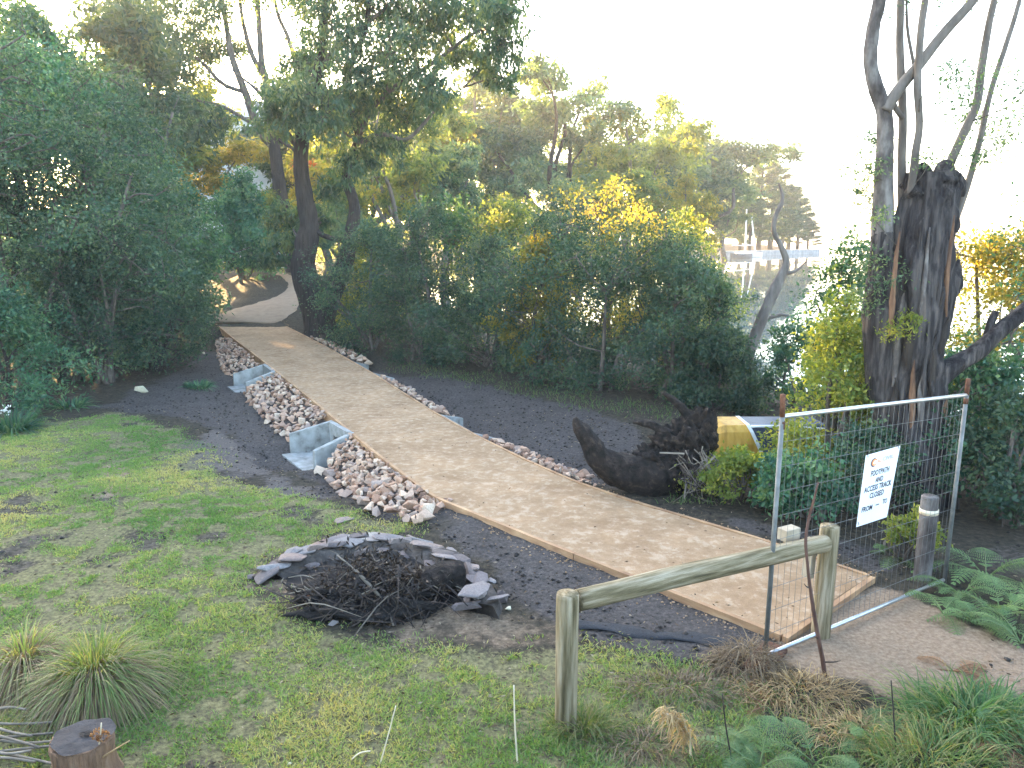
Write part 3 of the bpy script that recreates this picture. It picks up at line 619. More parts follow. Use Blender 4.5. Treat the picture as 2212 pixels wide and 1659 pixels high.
# log rail barrier
def logpost(mb, base, h, r, seed):
    b_ = np.array(base); mb.tube([b_ + [0, 0, -.3], b_ + [0, 0, h * .5], b_ + [0, 0, h - .012], b_ + [0, 0, h]], [r * 1.03, r, r, r * .93], 22, 14, rough=.05, furrow=9, seed=seed)
B1 = G(1222, 1572, 0); B1[2] = TZ(B1[0], B1[1]); B2 = G(1772, 1374, 0); B2[2] = TZ(B2[0], B2[1])
bar = thing('log_barrier', 'round log rail on two weathered posts in front of the path', 'barrier', B1)
h1 = CAMZ - (CAMZ - D(1231, 1290, B1[1])[2]) - B1[2]; h2 = D(1790, 1142, B2[1])[2] - B2[2]
for b_, h_, sd_ in ((B1, h1, 1), (B2, h2, 2)):
    mb = MB(); logpost(mb, b_, h_, .076, sd_); po = mb.build('post', M['log_post'], bar, smooth=True)
    mb = MB(); q = b_ + np.array([0, 0, h_]); mb.tube([q + [0, 0, -.003], q + [0, 0, .004]], [.069, .066], 22); mb.build('sawn_top', M['logend'], po)
ru = unit(B2 - B1); r1_, r2_ = D(1248, 1297, B1[1] + .07), D(1782, 1173, B2[1] - .07)
mb = MB(); mb.tube([r1_, r1_ * .66 + r2_ * .34 + [0, 0, .008], r1_ * .33 + r2_ * .67, r2_], [.073, .077, .075, .072], 24, 30, rough=.05, furrow=9, seed=5); mb.build('rail', pm('grained_log_rail', LOGC, 5, .85, .9, 11, (.4, 5, 5), bdist=.02, rot=(0, 0, math.atan2(ru[1], ru[0]))), bar, smooth=True)
q = D(1704, 1152, 5.86); mb = MB(); mb.box(q, (.16, .10, .10), rotmat(0, 0, .5)); mb.build('rail_block', M['block'], bar, bevel=.006)
q = D(1749, 1205, 5.98); mb = MB(); mb.box(q, (.055, .09, .34), rotmat(0, .05, .5)); mb.build('bracket', M['block'], bar, bevel=.006)

# strapped bollard behind the right end of the fence
b_ = D(1988, 1285, 7.0); b_[2] = TZ(b_[0], b_[1]); tp = D(2009, 1076, 7.0)
bo = thing('timber_bollard', 'weathered timber bollard with a cream strap behind the right fence post', 'bollard', b_)
mb = MB(); mb.tube([b_ - [0, 0, .2], b_ * .5 + tp * .5, tp - [0, 0, .012], tp], [.082, .08, .08, .074], 20, 14, rough=.08, furrow=8, seed=9); mb.build('post', M['bark_mottle'], bo, smooth=True)
d_ = unit(tp - b_); mb = MB(); mb.tube([tp - d_ * .155, tp - d_ * .105], [.086, .086], 20); mb.build('strap', M['band'], bo, smooth=True)
mb = MB(); mb.tube([tp - d_ * .002, tp + d_ * .003], [.072, .07], 20); mb.build('sawn_top', M['logend'], bo)

# thin bare sapling in front of the fence
pts = [(1784, 1470), (1778, 1430), (1768, 1380), (1758, 1320), (1750, 1270), (1744, 1215), (1741, 1165), (1748, 1118), (1757, 1085), (1768, 1042)]
sp_ = [D(a, b, 5.28 + .02 * math.sin(i * 2)) for i, (a, b) in enumerate(pts)]; sp_[0][2] = TZ(*sp_[0][:2]) - .05
sap = thing('bare_sapling', 'thin leafless reddish sapling stem standing before the wire fence', 'sapling', sp_[0])
mb = MB(); mb.tube(sp_, [.017, .016, .015, .015, .013, .012, .011, .010, .009, .005], 8, 40, rough=.3, seed=4); mb.build('stem', pm('reddish_twig_bark', [(.3, (.05, .025, .02)), (.6, (.14, .075, .055)), (.85, (.34, .24, .18))], 9, .8, .4, 30, (1, 1, .4)), sap, smooth=True)
for i, dx, dz in ((4, -.06, .05), (1, .12, .03), (2, -.03, .04), (7, .05, .06)):
    mb = MB(); mb.tube([sp_[i], sp_[i] + [dx * .6, -.02, dz * .4], sp_[i] + [dx, -.03, dz]], [.006, .005, .002], 5); mb.build('side_twig', M['stick'], sap)

# dark weed cloth edge lying on the soil
V = []; n_ = 40
for i in range(n_):
    f = i / (n_ - 1); a_ = G(1245 + f * 370, 1352 + f * 48, 0); bz = TZ(a_[0], a_[1])
    for k in range(4): V.append((a_[0] + .02 * math.sin(i), a_[1] + (k - 1.5) * .055 + .03 * math.sin(i * .3), bz + .012 + .008 * math.sin(k * 1.05) + .012 * math.sin(i * .37 + k)))
F = [(4 * i + k, 4 * i + 4 + k, 4 * i + 5 + k, 4 * i + 1 + k) for i in range(n_ - 1) for k in range(3)]
o = link('weed_cloth', make_mesh('weed_cloth', np.array(V), F, True), pm('black_woven_cloth', [(.3, (.016, .017, .02)), (.7, (.04, .043, .05))], 60, .85, .5)); tag(o, 'dark strip of weed cloth lying along the soil edge behind the rail', 'cloth')
m_ = o.modifiers.new('thickness', 'SOLIDIFY'); m_.thickness = .004

# ------------------------------------------------------------------ uprooted stump
rng = np.random.default_rng(21)
sb = GT(1440, 1062); YS = sb[1]
st = thing('uprooted_stump', 'blackened uprooted tree stump with curved root lying beside the path', 'stump', sb)
def blob(c, rad, seed, sub=5, amp=.35, fr=2.1):
    bm = bmesh.new(); bmesh.ops.create_icosphere(bm, subdivisions=sub, radius=1); V = np.array([v_.co[:] for v_ in bm.verts]); F = [tuple(v_.index for v_ in f.verts) for f in bm.faces]; bm.free()
    k = fbm(V[:, 0] * fr + 7 + V[:, 2] * .8 * fr, V[:, 1] * fr + V[:, 2] * .8 * fr, seed, 5) - .5; V = V * (1 + amp * 2 * k[:, None]); return V * np.array(rad) + np.array(c), F
mb = MB(); mb.add(*blob(D(1476, 985, YS + .1), (.37, .32, .47), 3, 5, .75, 3.6)); mb.add(*blob(D(1420, 1010, YS), (.36, .26, .3), 5, 5, .7, 3.6)); mb.add(*blob(D(1512, 945, YS + .05), (.19, .2, .33), 8, 5, .75, 3.6)); mb.build('root_ball', M['root'], st, smooth=True)
mb = MB(); mb.tube([D(a, b, YS + c) for a, b, c in ((1470, 1030, 0), (1405, 1025, -.05), (1345, 1015, -.1), (1298, 985, -.1), (1268, 945, -.12), (1250, 920, -.12), (1242, 903, -.12))], [.24, .25, .24, .17, .12, .085, .03], 26, 70, rough=.6, furrow=9, seed=3, vs=.35); mb.build('curved_root', M['root'], st, smooth=True)
for pl, rr in (([(1500, 960), (1497, 920), (1480, 890), (1458, 868), (1432, 848)], [.1, .08, .06, .05, .03]), ([(1460, 945), (1430, 930), (1400, 916), (1368, 911)], [.07, .06, .05, .03]), ([(1515, 940), (1528, 905), (1531, 930), (1535, 960)], [.06, .05, .05, .03]), ([(1440, 1050), (1400, 1060), (1370, 1062), (1340, 1065)], [.06, .04, .03, .01])):
    mb = MB(); mb.tube([D(a, b, YS + .05) for a, b in pl], rr, 12, 24, rough=.4, seed=int(pl[0][0])); mb.build('root', M['root'], st, smooth=True)
for k in range(42):
    a_ = np.array([1460 + rng.random() * 75, 960 + rng.random() * 70]); 
    pl = [D(a_[0] + (rng.random() - .3) * 30 * i, min(a_[1] + 22 * i * rng.random() + 10 * i, 1085), YS - .38 - .03 * i) for i in range(4)]
    mb = MB(); mb.tube(pl, [.008, .007, .005, .003], 5, 8); mb.build('hair_root', M['stick_pale'] if k % 2 else M['stick'], st, smooth=True)
for a, b, c, d in ((1425, 978, 1478, 980), (1510, 1020, 1545, 985), (1478, 1078, 1482, 1045)):
    mb = MB(); mb.tube([D(a, b, YS - .42), D(c, d, YS - .44)], [.01, .012], 6); mb.build('broken_root_stub', M['stick_pale'], st)

# ------------------------------------------------------------------ fire pit of slate stones with a brush heap
pc = np.array([*G(835, 1258, 0)[:2], 0.0]); pc[2] = TZ(pc[0], pc[1])
pit = thing('fire_pit', 'open ring of flat slate stones around ash and char on the lawn', 'fire pit', pc)
rng = np.random.default_rng(8)
ringpx = [(600, 1232), (575, 1222), (612, 1205), (655, 1186), (700, 1172), (745, 1162), (790, 1158), (835, 1160), (875, 1166), (920, 1178), (955, 1190), (985, 1208), (1010, 1225), (1030, 1245), (1045, 1268), (1040, 1290)]
ring = np.array([G(a, b, .155) for a, b in ringpx[1:]])
slabs = hull_meshes(9, 77, .22, M['slate'], 14, 'stone')
rs = resample(ring, 34)
mb = MB(); V = []
for i, q in enumerate(rs):
    inn = unit(np.array([*(pc - q)[:2], 0])); g_ = TZ(q[0], q[1]); hgt = .125 * min(1, .35 + i / 6) 
    for a_, z_ in ((-.2, -.05), (-.13, hgt), (.1, hgt * .95), (.2, -.05)): V.append((*(q[:2] + inn[:2] * a_ + rng.normal(size=2) * .015), g_ + z_ + rng.normal() * .012))
mb.add(V, [(4 * i + k, 4 * i + 4 + k, 4 * i + 5 + k, 4 * i + 1 + k) for i in range(len(rs) - 1) for k in range(3)] + [(3, 2, 1, 0), (4 * len(rs) - 4, 4 * len(rs) - 3, 4 * len(rs) - 2, 4 * len(rs) - 1)])
mb.build('mortared_wall', pm('dark_mortar_rubble', [(.3, (.03, .026, .024)), (.6, (.10, .085, .075)), (.8, (.24, .21, .18))], 7, .95, .9, 20, bdist=.04), pit, smooth=True)
for i in range(46):
    f = rng.random() * 33; k = min(int(f), 32); q = rs[k] * (1 - (f - k)) + rs[k + 1] * (f - k); g_ = TZ(q[0], q[1]); top = i < 26
    inn = unit(np.array([*(pc - q)[:2], 0])); tang = unit((rs[k + 1] - rs[k])[:2]); hgt = .125 * min(1, .35 + f / 6)
    if top: f2 = (i + .5) / 26 * 33; k = min(int(f2), 32); q = rs[k]; g_ = TZ(q[0], q[1]); inn = unit(np.array([*(pc - q)[:2], 0])); tang = unit((rs[k + 1] - rs[k])[:2]); hgt = .125 * min(1, .35 + k / 6)
    o = bpy.data.objects.new('stone', slabs[rng.integers(9)]); COL.objects.link(o); o.parent = pit
    s_ = (.14 + .08 * rng.random()) if top else .10
    pos = np.array([*q[:2], g_]) + inn * ((rng.random() - .5) * .14 if top else (.17 if rng.random() < .6 else -.17)) + np.array([0, 0, hgt + .02 + .015 * rng.random() if top else hgt * rng.random() * .7])
    o.location = pos - ORG[pit.name]; o.rotation_euler = (rng.normal() * .12, rng.normal() * .12, math.atan2(tang[1], tang[0]) + rng.normal() * .3); o.scale = (s_, s_ * (.8 + .3 * rng.random()), s_ * (1.0 if top else 1.6))
for (a, b, z, s, mt) in ((1025, 1275, .2, .16, 'stone'), (1010, 1310, .08, .17, 'stone'), (1075, 1290, .15, .12, 'stone'), (775, 1157, .31, .13, 'stone'), (865, 1168, .3, .14, 'stone'), (685, 1182, .28, .13, 'stone')):
    o = bpy.data.objects.new('stone', slabs[rng.integers(9)]); COL.objects.link(o); o.parent = pit; q = G(a, b, z); o.location = q - ORG[pit.name]; o.rotation_euler = (rng.normal() * .1, rng.normal() * .1, rng.random() * .5); o.scale = (s, s, s)
V = []; n_ = 26
for i in range(n_):
    for j in range(n_):
        u_, w_ = i / (n_ - 1) * 2 - 1, j / (n_ - 1) * 2 - 1; a_ = pc + np.array([u_ * 1.12, w_ * .8 + .05, 0]); r_ = math.hypot(u_, w_)
        V.append((a_[0], a_[1], TZ(a_[0], a_[1]) + .05 * (1 - min(1, r_)) - .04 * sstep(.75, 1.1, r_) + .03 * rng.random() * (r_ < .9)))
link('ash_bed', make_mesh('ash_bed', np.array(V) - ORG[pit.name], [(i * n_ + j, (i + 1) * n_ + j, (i + 1) * n_ + j + 1, i * n_ + j + 1) for i in range(n_ - 1) for j in range(n_ - 1)], True), M['ash'], pit)
# heap of brush in it
hc = G(800, 1250, .25); hc[2] = pc[2]
br = thing('brush_heap', 'heap of dark dead twigs and branches piled in the fire pit', 'brush heap', hc)
mb = MB(); mb.add(*blob(hc + [-.05, .0, .02], (.60, .36, .23), 13, 5, .6, 4)); mb.build('leaf_litter_core', M['ash'], br, smooth=True)
for k in range(150):
    a_ = rng.random() * 6.28; r_ = rng.random() ** .6 * .62; c_ = hc + np.array([math.cos(a_) * r_ * 1.15, math.sin(a_) * r_ * .75, .06 + .27 * (1 - r_) * rng.random() + .03])
    d_ = unit(np.array([rng.normal(), rng.normal() * .7, rng.normal() * .35])); l_ = .12 + .28 * rng.random()
    mb = MB(); mb.tube([c_ - d_ * l_, c_ + rng.normal(size=3) * .04, c_ + d_ * l_ + [0, 0, -.03]], [.007 * (.4 + rng.random()), .006, .002], 5, 6); mb.build('stick', M['stick'] if rng.random() < .8 else M['stick_pale'], br, smooth=True)
mb = MB(); mb.tube([G(768, 1232, .38), G(808, 1275, .25), G(835, 1310, .1), G(850, 1352, .02)], [.014, .016, .014, .008], 8, 16); mb.build('stick', M['stick_pale'], br, smooth=True)
mb = MB(); mb.tube([G(830, 1280, .2), G(880, 1310, .12), G(920, 1330, .03)], [.012, .011, .006], 7, 10); mb.build('stick', M['stick'], br, smooth=True)
P, T, _ = crown_points([(hc + [0, 0, .2], .42, 1500), (hc + [-.35, -.05, .12], .25, 500), (hc + [.35, 0, .15], .3, 600)], rng, 30, .4, .45)
link('dead_leaves', leaf_mesh('dead_leaves', P - ORG[br.name], unit(rng.normal(size=P.shape)), .07, .02, T * .5, rng), leafmat('charred_leaf', (.012, .010, .010), (.035, .026, .022), (.10, .075, .06), .15), br)
lg0, lg1 = G(905, 1262, .16), G(995, 1240, .16)
lg = thing('charred_log', 'short charred black log at the right side of the fire pit', 'log', (lg0 + lg1) / 2 - [0, 0, .14])
mb = MB(); mb.tube([lg0, (lg0 + lg1) / 2 + [0, 0, .01], lg1], [.13, .14, .13], 18, 14, rough=.25, furrow=7, seed=6); mb.build('wood', M['root'], lg, smooth=True)
mb = MB(); d_ = unit(lg1 - lg0); mb.tube([lg1, lg1 + d_ * .012], [.10, .09], 16); mb.build('burnt_end', M['ash'], lg)
# mushroom-like orange leaf and small stones on the lawn
q = GT(672, 1305); mu = thing('toadstool', 'small orange toadstool at the left front of the fire pit', 'toadstool', q)
mb = MB(); mb.tube([q, q + [0, 0, .07]], [.008, .007], 8); mb.build('stalk', M['stone_pale'], mu, smooth=True)
mb = MB(); mb.tube([q + [0, 0, .06], q + [0, 0, .07], q + [0, 0, .085], q + [0, 0, .095]], [.05, .052, .036, .008], 14); mb.build('cap', pm('orange_cap', [(.3, (.55, .17, .06)), (.7, (.7, .3, .14))], 12, .6, .2), mu, smooth=True)
def single_rock(name, label, px, py, s, mat, meshes, flat=1., cat='stone', dz=.01):
    me = meshes.copy(); me.materials.clear(); me.materials.append(mat); o = link(name, me, None); q = GT(px, py); o.location = q + [0, 0, dz]; o.scale = (s, s * .8, s * flat); o.rotation_euler = (0.05, .1, px % 3); tag(o, label, cat); return o
single_rock('flat_stone', 'flat grey slate stone lying on the lawn between rocks and fire pit', 745, 1123, .2, M['slate'], slabs[1], .8)
single_rock('pale_stone', 'single cream stone at the foot of the left shrubs', 306, 848, .16, M['stone_pale'], ROCKS[2], 1., dz=.06)
for k, (a, b, s, lb) in enumerate(((1085, 1295, .11, 'upright brown stone at the right end of the fire pit'), (1095, 1318, .05, 'small white pebble just right of the fire pit'), (622, 1652, .035, 'white pebble on the grass at the bottom edge'), (720, 1352, .06, 'dark clod on the bare ground in front of the fire pit'), (440, 765, .1, 'small pale rock lying left of the far rock bank'))):
    single_rock('loose_stone', lb, a, b, s, M['slate'] if k in (0, 3) else M['stone_pale'], ROCKS[k + 3], 1.2 if k == 0 else .8, dz=s * .4)

# ------------------------------------------------------------------ grass of several kinds
def blade_strips(name, P, d0, L, Wd, droop, tint, mat, rng, segs=4, parent=None):
    N = len(P); L = np.broadcast_to(L, (N,)); side = unit(np.cross(d0, rng.normal(size=(N, 3)) * .3 + np.array([0, 0, 1.0]))); t = np.linspace(0, 1, segs + 1)
    V = np.zeros((N, segs + 1, 2, 3)); dr = np.broadcast_to(droop, (N,))
    for k, tk in enumerate(t):
        c_ = P + d0 * (L * tk)[:, None] + np.array([0, 0, -1.0]) * (dr * L * tk * tk)[:, None]; w_ = (np.broadcast_to(Wd, (N,)) * (1 - tk ** 1.6 * .95) * .5)[:, None]
        V[:, k, 0] = c_ - side * w_; V[:, k, 1] = c_ + side * w_
    base = (np.arange(N) * (segs + 1) * 2)[:, None]; F = np.concatenate([base + np.array([2 * k, 2 * k + 1, 2 * k + 3, 2 * k + 2]) for k in range(segs)], 0)
    org = ORG[parent.name] if parent is not None else 0
    me = make_mesh(name, V.reshape(-1, 3) - org, F.astype(np.int32), attrs={'tint': np.repeat(tint, (segs + 1) * 2)})
    return link(name, me, mat, parent)
rng = np.random.default_rng(101)
def scatter(n, box, fn, rng):
    x_ = rng.uniform(box[0], box[1], n); y_ = box[2] + (box[3] - box[2]) * rng.random(n) ** 1.25; keep = rng.random(n) < fn(x_, y_); return x_[keep], y_[keep]
def lawnw(x_, y_): return np.clip(masks(x_, y_)[0] * sstep(.34, .58, fbm(x_ * 6.5, y_ * 6.5, 61, 3) + (fbm(x_ * .9, y_ * .9, 63, 2) - .5) * .35) * 1.4 * np.interp(y_, [4, 9, 14], [1, .8, .6]), 0, 1) * (np.abs(x_) < y_ * .72 + .6)
x_, y_ = scatter(660000, (-9, 3, 3.7, 14), lawnw, rng); z_ = terrain(x_, y_) + (fbm(x_ * 5, y_ * 5, 31, 3) - .5) * .05
N = len(x_); P = np.stack([x_, y_, z_ - .004], 1); Dv = unit(np.stack([rng.normal(size=N) * .8, rng.normal(size=N) * .8, np.ones(N) * .75], 1)); L = (.022 + .03 * rng.random(N)) * (.7 + .8 * fbm(x_ * 1.3, y_ * 1.3, 71, 2))
yel = fbm(x_ * .8 + 3, y_ * .8, 81, 3); T = np.clip((yel - .24) * 1.9 + rng.normal(size=N) * .2, 0, 1)
tag(link('lawn_grass', leaf_mesh('lawn_grass', P, Dv, L, .006 + .003 * (y_ / 8), T, rng), M['grass']), 'short patchy lawn grass', kind='stuff')
# fallen leaves and bits on lawn and soil
x_, y_ = scatter(10000, (-8, 5, 4, 15), lambda a, b: np.full(a.shape, .9) * (np.abs(a) < b * .72 + .5), rng); z_ = terrain(x_, y_) + .012; N = len(x_)
dd, _ = seg_dist(x_, y_, MIDL); k = dd > 1.25; x_, y_, z_ = x_[k], y_[k], z_[k]; N = len(x_)
tag(link('fallen_leaves', leaf_mesh('fallen_leaves', np.stack([x_, y_, z_], 1), unit(np.stack([rng.normal(size=N), rng.normal(size=N), rng.normal(size=N) * .15], 1)), .02 + .04 * rng.random(N), .014, rng.random(N), rng), leafmat('fallen_leaf', (.03, .022, .016), (.09, .06, .04), (.32, .27, .2), .15)), 'scattered fallen leaves and bark bits', kind='stuff')
n_ = 300; f_ = rng.random(n_); ed = np.where(rng.random(n_) < .5, rng.beta(.5, 2.2, n_), 1 - rng.beta(.5, 2.2, n_)); ii = (f_ ** 1.6 * (NS - 1)).astype(int); P = le[ii] * (1 - ed[:, None]) + re_[ii] * ed[:, None] + np.array([0, 0, .016])
tag(link('path_litter', leaf_mesh('path_litter', P, unit(np.stack([rng.normal(size=n_), rng.normal(size=n_), rng.normal(size=n_) * .12], 1)), .02 + .035 * rng.random(n_), .013, rng.random(n_) * .7, rng), leafmat('path_leaf', (.05, .03, .02), (.13, .08, .05), (.28, .2, .12), .15)), 'fallen leaves on the gravel path', kind='stuff')
V = []; F = []; oct_ = np.array([(1, 0, 0), (0, 1, 0), (-1, 0, 0), (0, -1, 0), (0, 0, .8), (0, 0, -.8)]); n_ = 2600; ii = (rng.random(n_) ** 1.5 * (NS - 2)).astype(int); sd_ = rng.random(n_) < .5
for k in range(n_):
    tt_ = rng.random(); q = (le[ii[k]] * tt_ + le[ii[k] + 1] * (1 - tt_)) if sd_[k] else (re_[ii[k]] * tt_ + re_[ii[k] + 1] * (1 - tt_)); q = q + rng.normal(size=3) * .03; o_ = (re_[ii[k]] - le[ii[k]]); o_ = o_ / np.linalg.norm(o_) * (-1 if sd_[k] else 1); d_ = .055 + abs(rng.normal()) * .12; q = q + o_ * d_; r_ = .005 + .012 * rng.random() ** 2; V.append(q[:2]); F.append(r_)
V = np.array(V); zz_ = terrain(V[:, 0], V[:, 1]) + (fbm(V[:, 0] * 5, V[:, 1] * 5, 31, 3) - .5) * .05; r_ = np.array(F); P = np.c_[V, zz_ + r_ * .3]
VV = (P[:, None, :] + (oct_[None] * (1 + .5 * (rng.random((n_, 6, 1)) - .5))) * r_[:, None, None]).reshape(-1, 3); tri = np.array([(0, 1, 4), (1, 2, 4), (2, 3, 4), (3, 0, 4), (1, 0, 5), (2, 1, 5), (3, 2, 5), (0, 3, 5)])
tag(link('loose_gravel', make_mesh('loose_gravel', VV, (tri[None] + (np.arange(n_) * 6)[:, None, None]).reshape(-1, 3).astype(np.int32)), M['gravel']), 'loose gravel spilled along the path edges', kind='stuff')
x_, y_ = scatter(900, (-8, 2.5, 3.9, 12.5), lambda a, b: masks(a, b)[0] * .8 * (np.abs(a) < b * .72 + .5), rng); n_ = len(x_); k_ = 14; xx = np.repeat(x_, k_) + rng.normal(size=n_ * k_) * .025; yy = np.repeat(y_, k_) + rng.normal(size=n_ * k_) * .025; N = len(xx)
tag(blade_strips('lawn_tufts', np.stack([xx, yy, terrain(xx, yy) - .01], 1), unit(np.stack([rng.normal(size=N) * .55, rng.normal(size=N) * .55, np.ones(N)], 1)), .04 + .06 * rng.random(N), .006, .5, np.clip(np.repeat(rng.random(n_), k_) * .7 + rng.random(N) * .3, 0, 1), M['grass'], rng, 2), 'taller tufts in the lawn', kind='stuff')
n0 = 60000; x_ = rng.uniform(-9, 6, n0); y_ = 4.5 + 16 * rng.random(n0) ** 1.3; mk = masks(x_, y_); dd, _ = seg_dist(x_, y_, MIDL); k_ = (rng.random(n0) < (mk[1] * .75 + mk[2] * .25) * np.interp(y_, [5, 20], [1, .35])) & (dd > 1.2) & (np.abs(x_) < y_ * .72 + .5); x_, y_ = x_[k_][:8500], y_[k_][:8500]; n_ = len(x_)
r_ = .006 + .026 * rng.random(n_) ** 3; P = np.stack([x_, y_, terrain(x_, y_) + (fbm(x_ * 5, y_ * 5, 31, 3) - .5) * .05 + r_ * .25], 1)
VV = (P[:, None, :] + (oct_[None] * np.array([1, 1, .75]) * (1 + .7 * (rng.random((n_, 6, 1)) - .5))) * r_[:, None, None]).reshape(-1, 3)
tag(link('soil_clods', make_mesh('soil_clods', VV, (tri[None] + (np.arange(n_) * 6)[:, None, None]).reshape(-1, 3).astype(np.int32)), pm('crumbly_soil', [(.3, (.012, .010, .009)), (.55, (.04, .034, .03)), (.75, (.11, .095, .085))], 3, .95, .6, 60)), 'crumbs and clods of dark soil', kind='stuff')
# long rough grass on the bank in front and at the fence foot
P_LONG = gp([(1080, 2300), (1090, 1560), (1180, 1500), (1330, 1480), (1480, 1455), (1620, 1455), (1700, 1480), (1800, 1520), (1960, 1545), (2110, 1510), (2400, 1560), (2500, 2300)])
def longw(x_, y_): return sstep(-.2, .3, sd_poly(x_, y_, P_LONG) + (fbm(x_ * 2, y_ * 2, 91, 3) - .5) * .6) * (.25 + .9 * fbm(x_ * 3, y_ * 3, 95, 2))
x_, y_ = scatter(36000, (-.5, 5, 3.2, 5.9), longw, rng); N = len(x_); z_ = terrain(x_, y_); a_ = rng.random(N) * 6.28; sp = .25 + .5 * rng.random(N)
d0 = unit(np.stack([np.cos(a_) * sp, np.sin(a_) * sp, np.ones(N)], 1)); L = (.08 + .22 * rng.random(N) ** 1.5) * np.interp(x_, [0, 1.2, 3.5], [.6, .9, 1.15])
T = np.clip(rng.random(N) * .8 + (fbm(x_ * 2, y_ * 2, 99, 2) - .4) * 1.2, 0, 1)
tag(blade_strips('long_grass', np.stack([x_, y_, z_ - .01], 1), d0, L, .006, .45 + .6 * rng.random(N), T, M['longgrass'], rng, 3), 'long rough grass on the near bank', kind='stuff')
dl = lambda c, s: [D(c[0] + rng.normal() * s, c[1], 1)]
def mound(name, label, px, py, rx, ry, n, Lb, mat, cat, droop=1.1, lean=1.1, h=.1, w_=.006):
    c_ = GT(px, py); root = thing(name, label, cat, c_); a_ = rng.random(n) * 6.28; r_ = rng.random(n) ** .6
    P = c_ + np.stack([np.cos(a_) * r_ * rx, np.sin(a_) * r_ * ry, h * (1 - r_ ** 2) * rng.random(n)], 1); P[:, 2] += terrain(P[:, 0], P[:, 1]) - c_[2]
    b_ = a_ + rng.normal(size=n) * .7; d0 = unit(np.stack([np.cos(b_) * lean, np.sin(b_) * lean, np.abs(rng.normal(size=n)) * .7 + .35], 1))
    blade_strips('blades', P, d0, Lb * (.5 + .8 * rng.random(n)), w_, droop * (.5 + .7 * rng.random(n)), rng.random(n), mat, rng, 4, root); return root
mound('dry_grass_mound', 'pale flopped dry grass mound at the foot of the left fence post', 1612, 1445, .26, .16, 900, .28, M['straw'], 'grass clump', h=.24)
mound('dry_grass_clump', 'brown dry grass patch below the bare sapling', 1720, 1500, .45, .2, 800, .26, M['drygrass'], 'grass clump', h=.12)
mound('dead_grass_patch', 'reddish brown dead grass left of the fence foot', 1470, 1490, .5, .2, 700, .22, M['straw'], 'grass clump', h=.08)
mound('dry_grass_clump', 'tan dry grass patch among the bottom ferns', 1860, 1585, .4, .16, 600, .24, M['drygrass'], 'grass clump', h=.08)
mound('dead_grass_patch', 'brown dead grass patch right of the front barrier post', 1390, 1610, .4, .15, 500, .2, M['straw'], 'grass clump', h=.05)
mound('dry_grass_clump', 'dry tan grass on the track edge below the fence', 1985, 1575, .35, .14, 450, .25, M['drygrass'], 'grass clump', h=.06)
mound('grass_clump', 'green and straw grass clump at the foot of the front barrier post', 1262, 1580, .22, .12, 420, .3, M['tussock'], 'grass clump', .7, .6)
mound('green_grass_clump', 'dark green arching grass clump right of the sandy track', 2095, 1560, .45, .25, 900, .5, M['longgrass'], 'grass clump', .8, .7, .1, .009)
mound('blue_green_grass_clump', 'pale green grass clump in the bottom right corner', 2010, 1640, .4, .2, 700, .38, M['tussock'], 'grass clump', .8, .6)
# the two big tussocks
def tussock(label, px, py, n, rad, L, seed, green=.5):
    rg = np.random.default_rng(seed); c_ = GT(px, py); root = thing('grass_tussock', label, 'tussock', c_)
    for nm, k, mat, el0, el1, dr, LL in (('green_blades', int(n * green), M['tussock'], 25, 88, .8, L * 1.1), ('dead_skirt', int(n * (1.15 - green)), M['straw'], 10, 70, 1.25, L * 1.1)):
        a_ = rg.random(k) * 6.28; r_ = rg.random(k) ** .5 * rad; el = np.radians(el0 + (el1 - el0) * rg.random(k))
        P = c_ + np.stack([np.cos(a_) * r_, np.sin(a_) * r_, np.full(k, .05) + .16 * (1 - (r_ / rad) ** 2)], 1); b_ = a_ + rg.normal(size=k) * .35
        d0 = np.stack([np.cos(b_) * np.cos(el), np.sin(b_) * np.cos(el), np.sin(el)], 1)
        blade_strips(nm, P, d0, LL * (.55 + .6 * rg.random(k)), .0075, dr * (.6 + .8 * rg.random(k)), np.clip(rg.random(k) * .9 + (.0 if nm == 'green_blades' else .1), 0, 1), mat, rg, 5, root)
tussock('large green tussock with a brown skirt on the lower left lawn', 212, 1505, 2600, .12, .72, 7, .5)
tussock('browner tussock half behind the large one at the left edge', 62, 1470, 1700, .11, .62, 8, .25)

# ------------------------------------------------------------------ corner stump, cut stalks, seed heads
q = G(178, 1592, .36); q[2] = 0; q0 = np.array([q[0], q[1], TZ(q[0], q[1])])
cs = thing('cut_stump', 'cut tree stump with weathered dark top in the lower left corner', 'stump', q0)
mb = MB(); tp = np.array([q[0], q[1], .36]); mb.tube([q0 - [0, 0, .1], q0 + [0, 0, .1], tp - [0, 0, .02], tp], [.22, .19, .175, .165], 28, 20, rough=.16, furrow=8, seed=12); mb.build('trunk', pm('stripped_orange_brown_wood', [(.3, (.06, .04, .03)), (.55, (.22, .13, .08)), (.8, (.36, .25, .17))], 5, .9, .8, 18, (3, 3, .4), bdist=.03), cs, smooth=True)
mb = MB(); V = [tp + [0, 0, .006]]; 
for i in range(28):
    a_ = i / 28 * 6.283; r_ = .172 * (1 + .06 * math.sin(3 * a_) + .04 * math.sin(7 * a_)); V.append(tp + [math.cos(a_) * r_, math.sin(a_) * r_, .012 + .01 * math.sin(2 * a_)])
mb.add(V, [(0, 1 + i, 1 + (i + 1) % 28) for i in range(28)]); mb.build('cut_face', pm('weathered_cut_wood', [(.3, (.02, .02, .022)), (.6, (.055, .052, .055)), (.8, (.11, .10, .10))], 7, .9, .9, 20), cs)
mb = MB(); c_ = tp + [.02, .01, .01]; V = [c_ + [math.cos(i) * .03 * (1 + .6 * math.sin(i * 2.3)), math.sin(i) * .025, .006 + .004] for i in np.linspace(0, 6.0, 12)]; mb.add(V, [tuple(range(12))]); mb.build('rot_hole', M['ash'], cs)
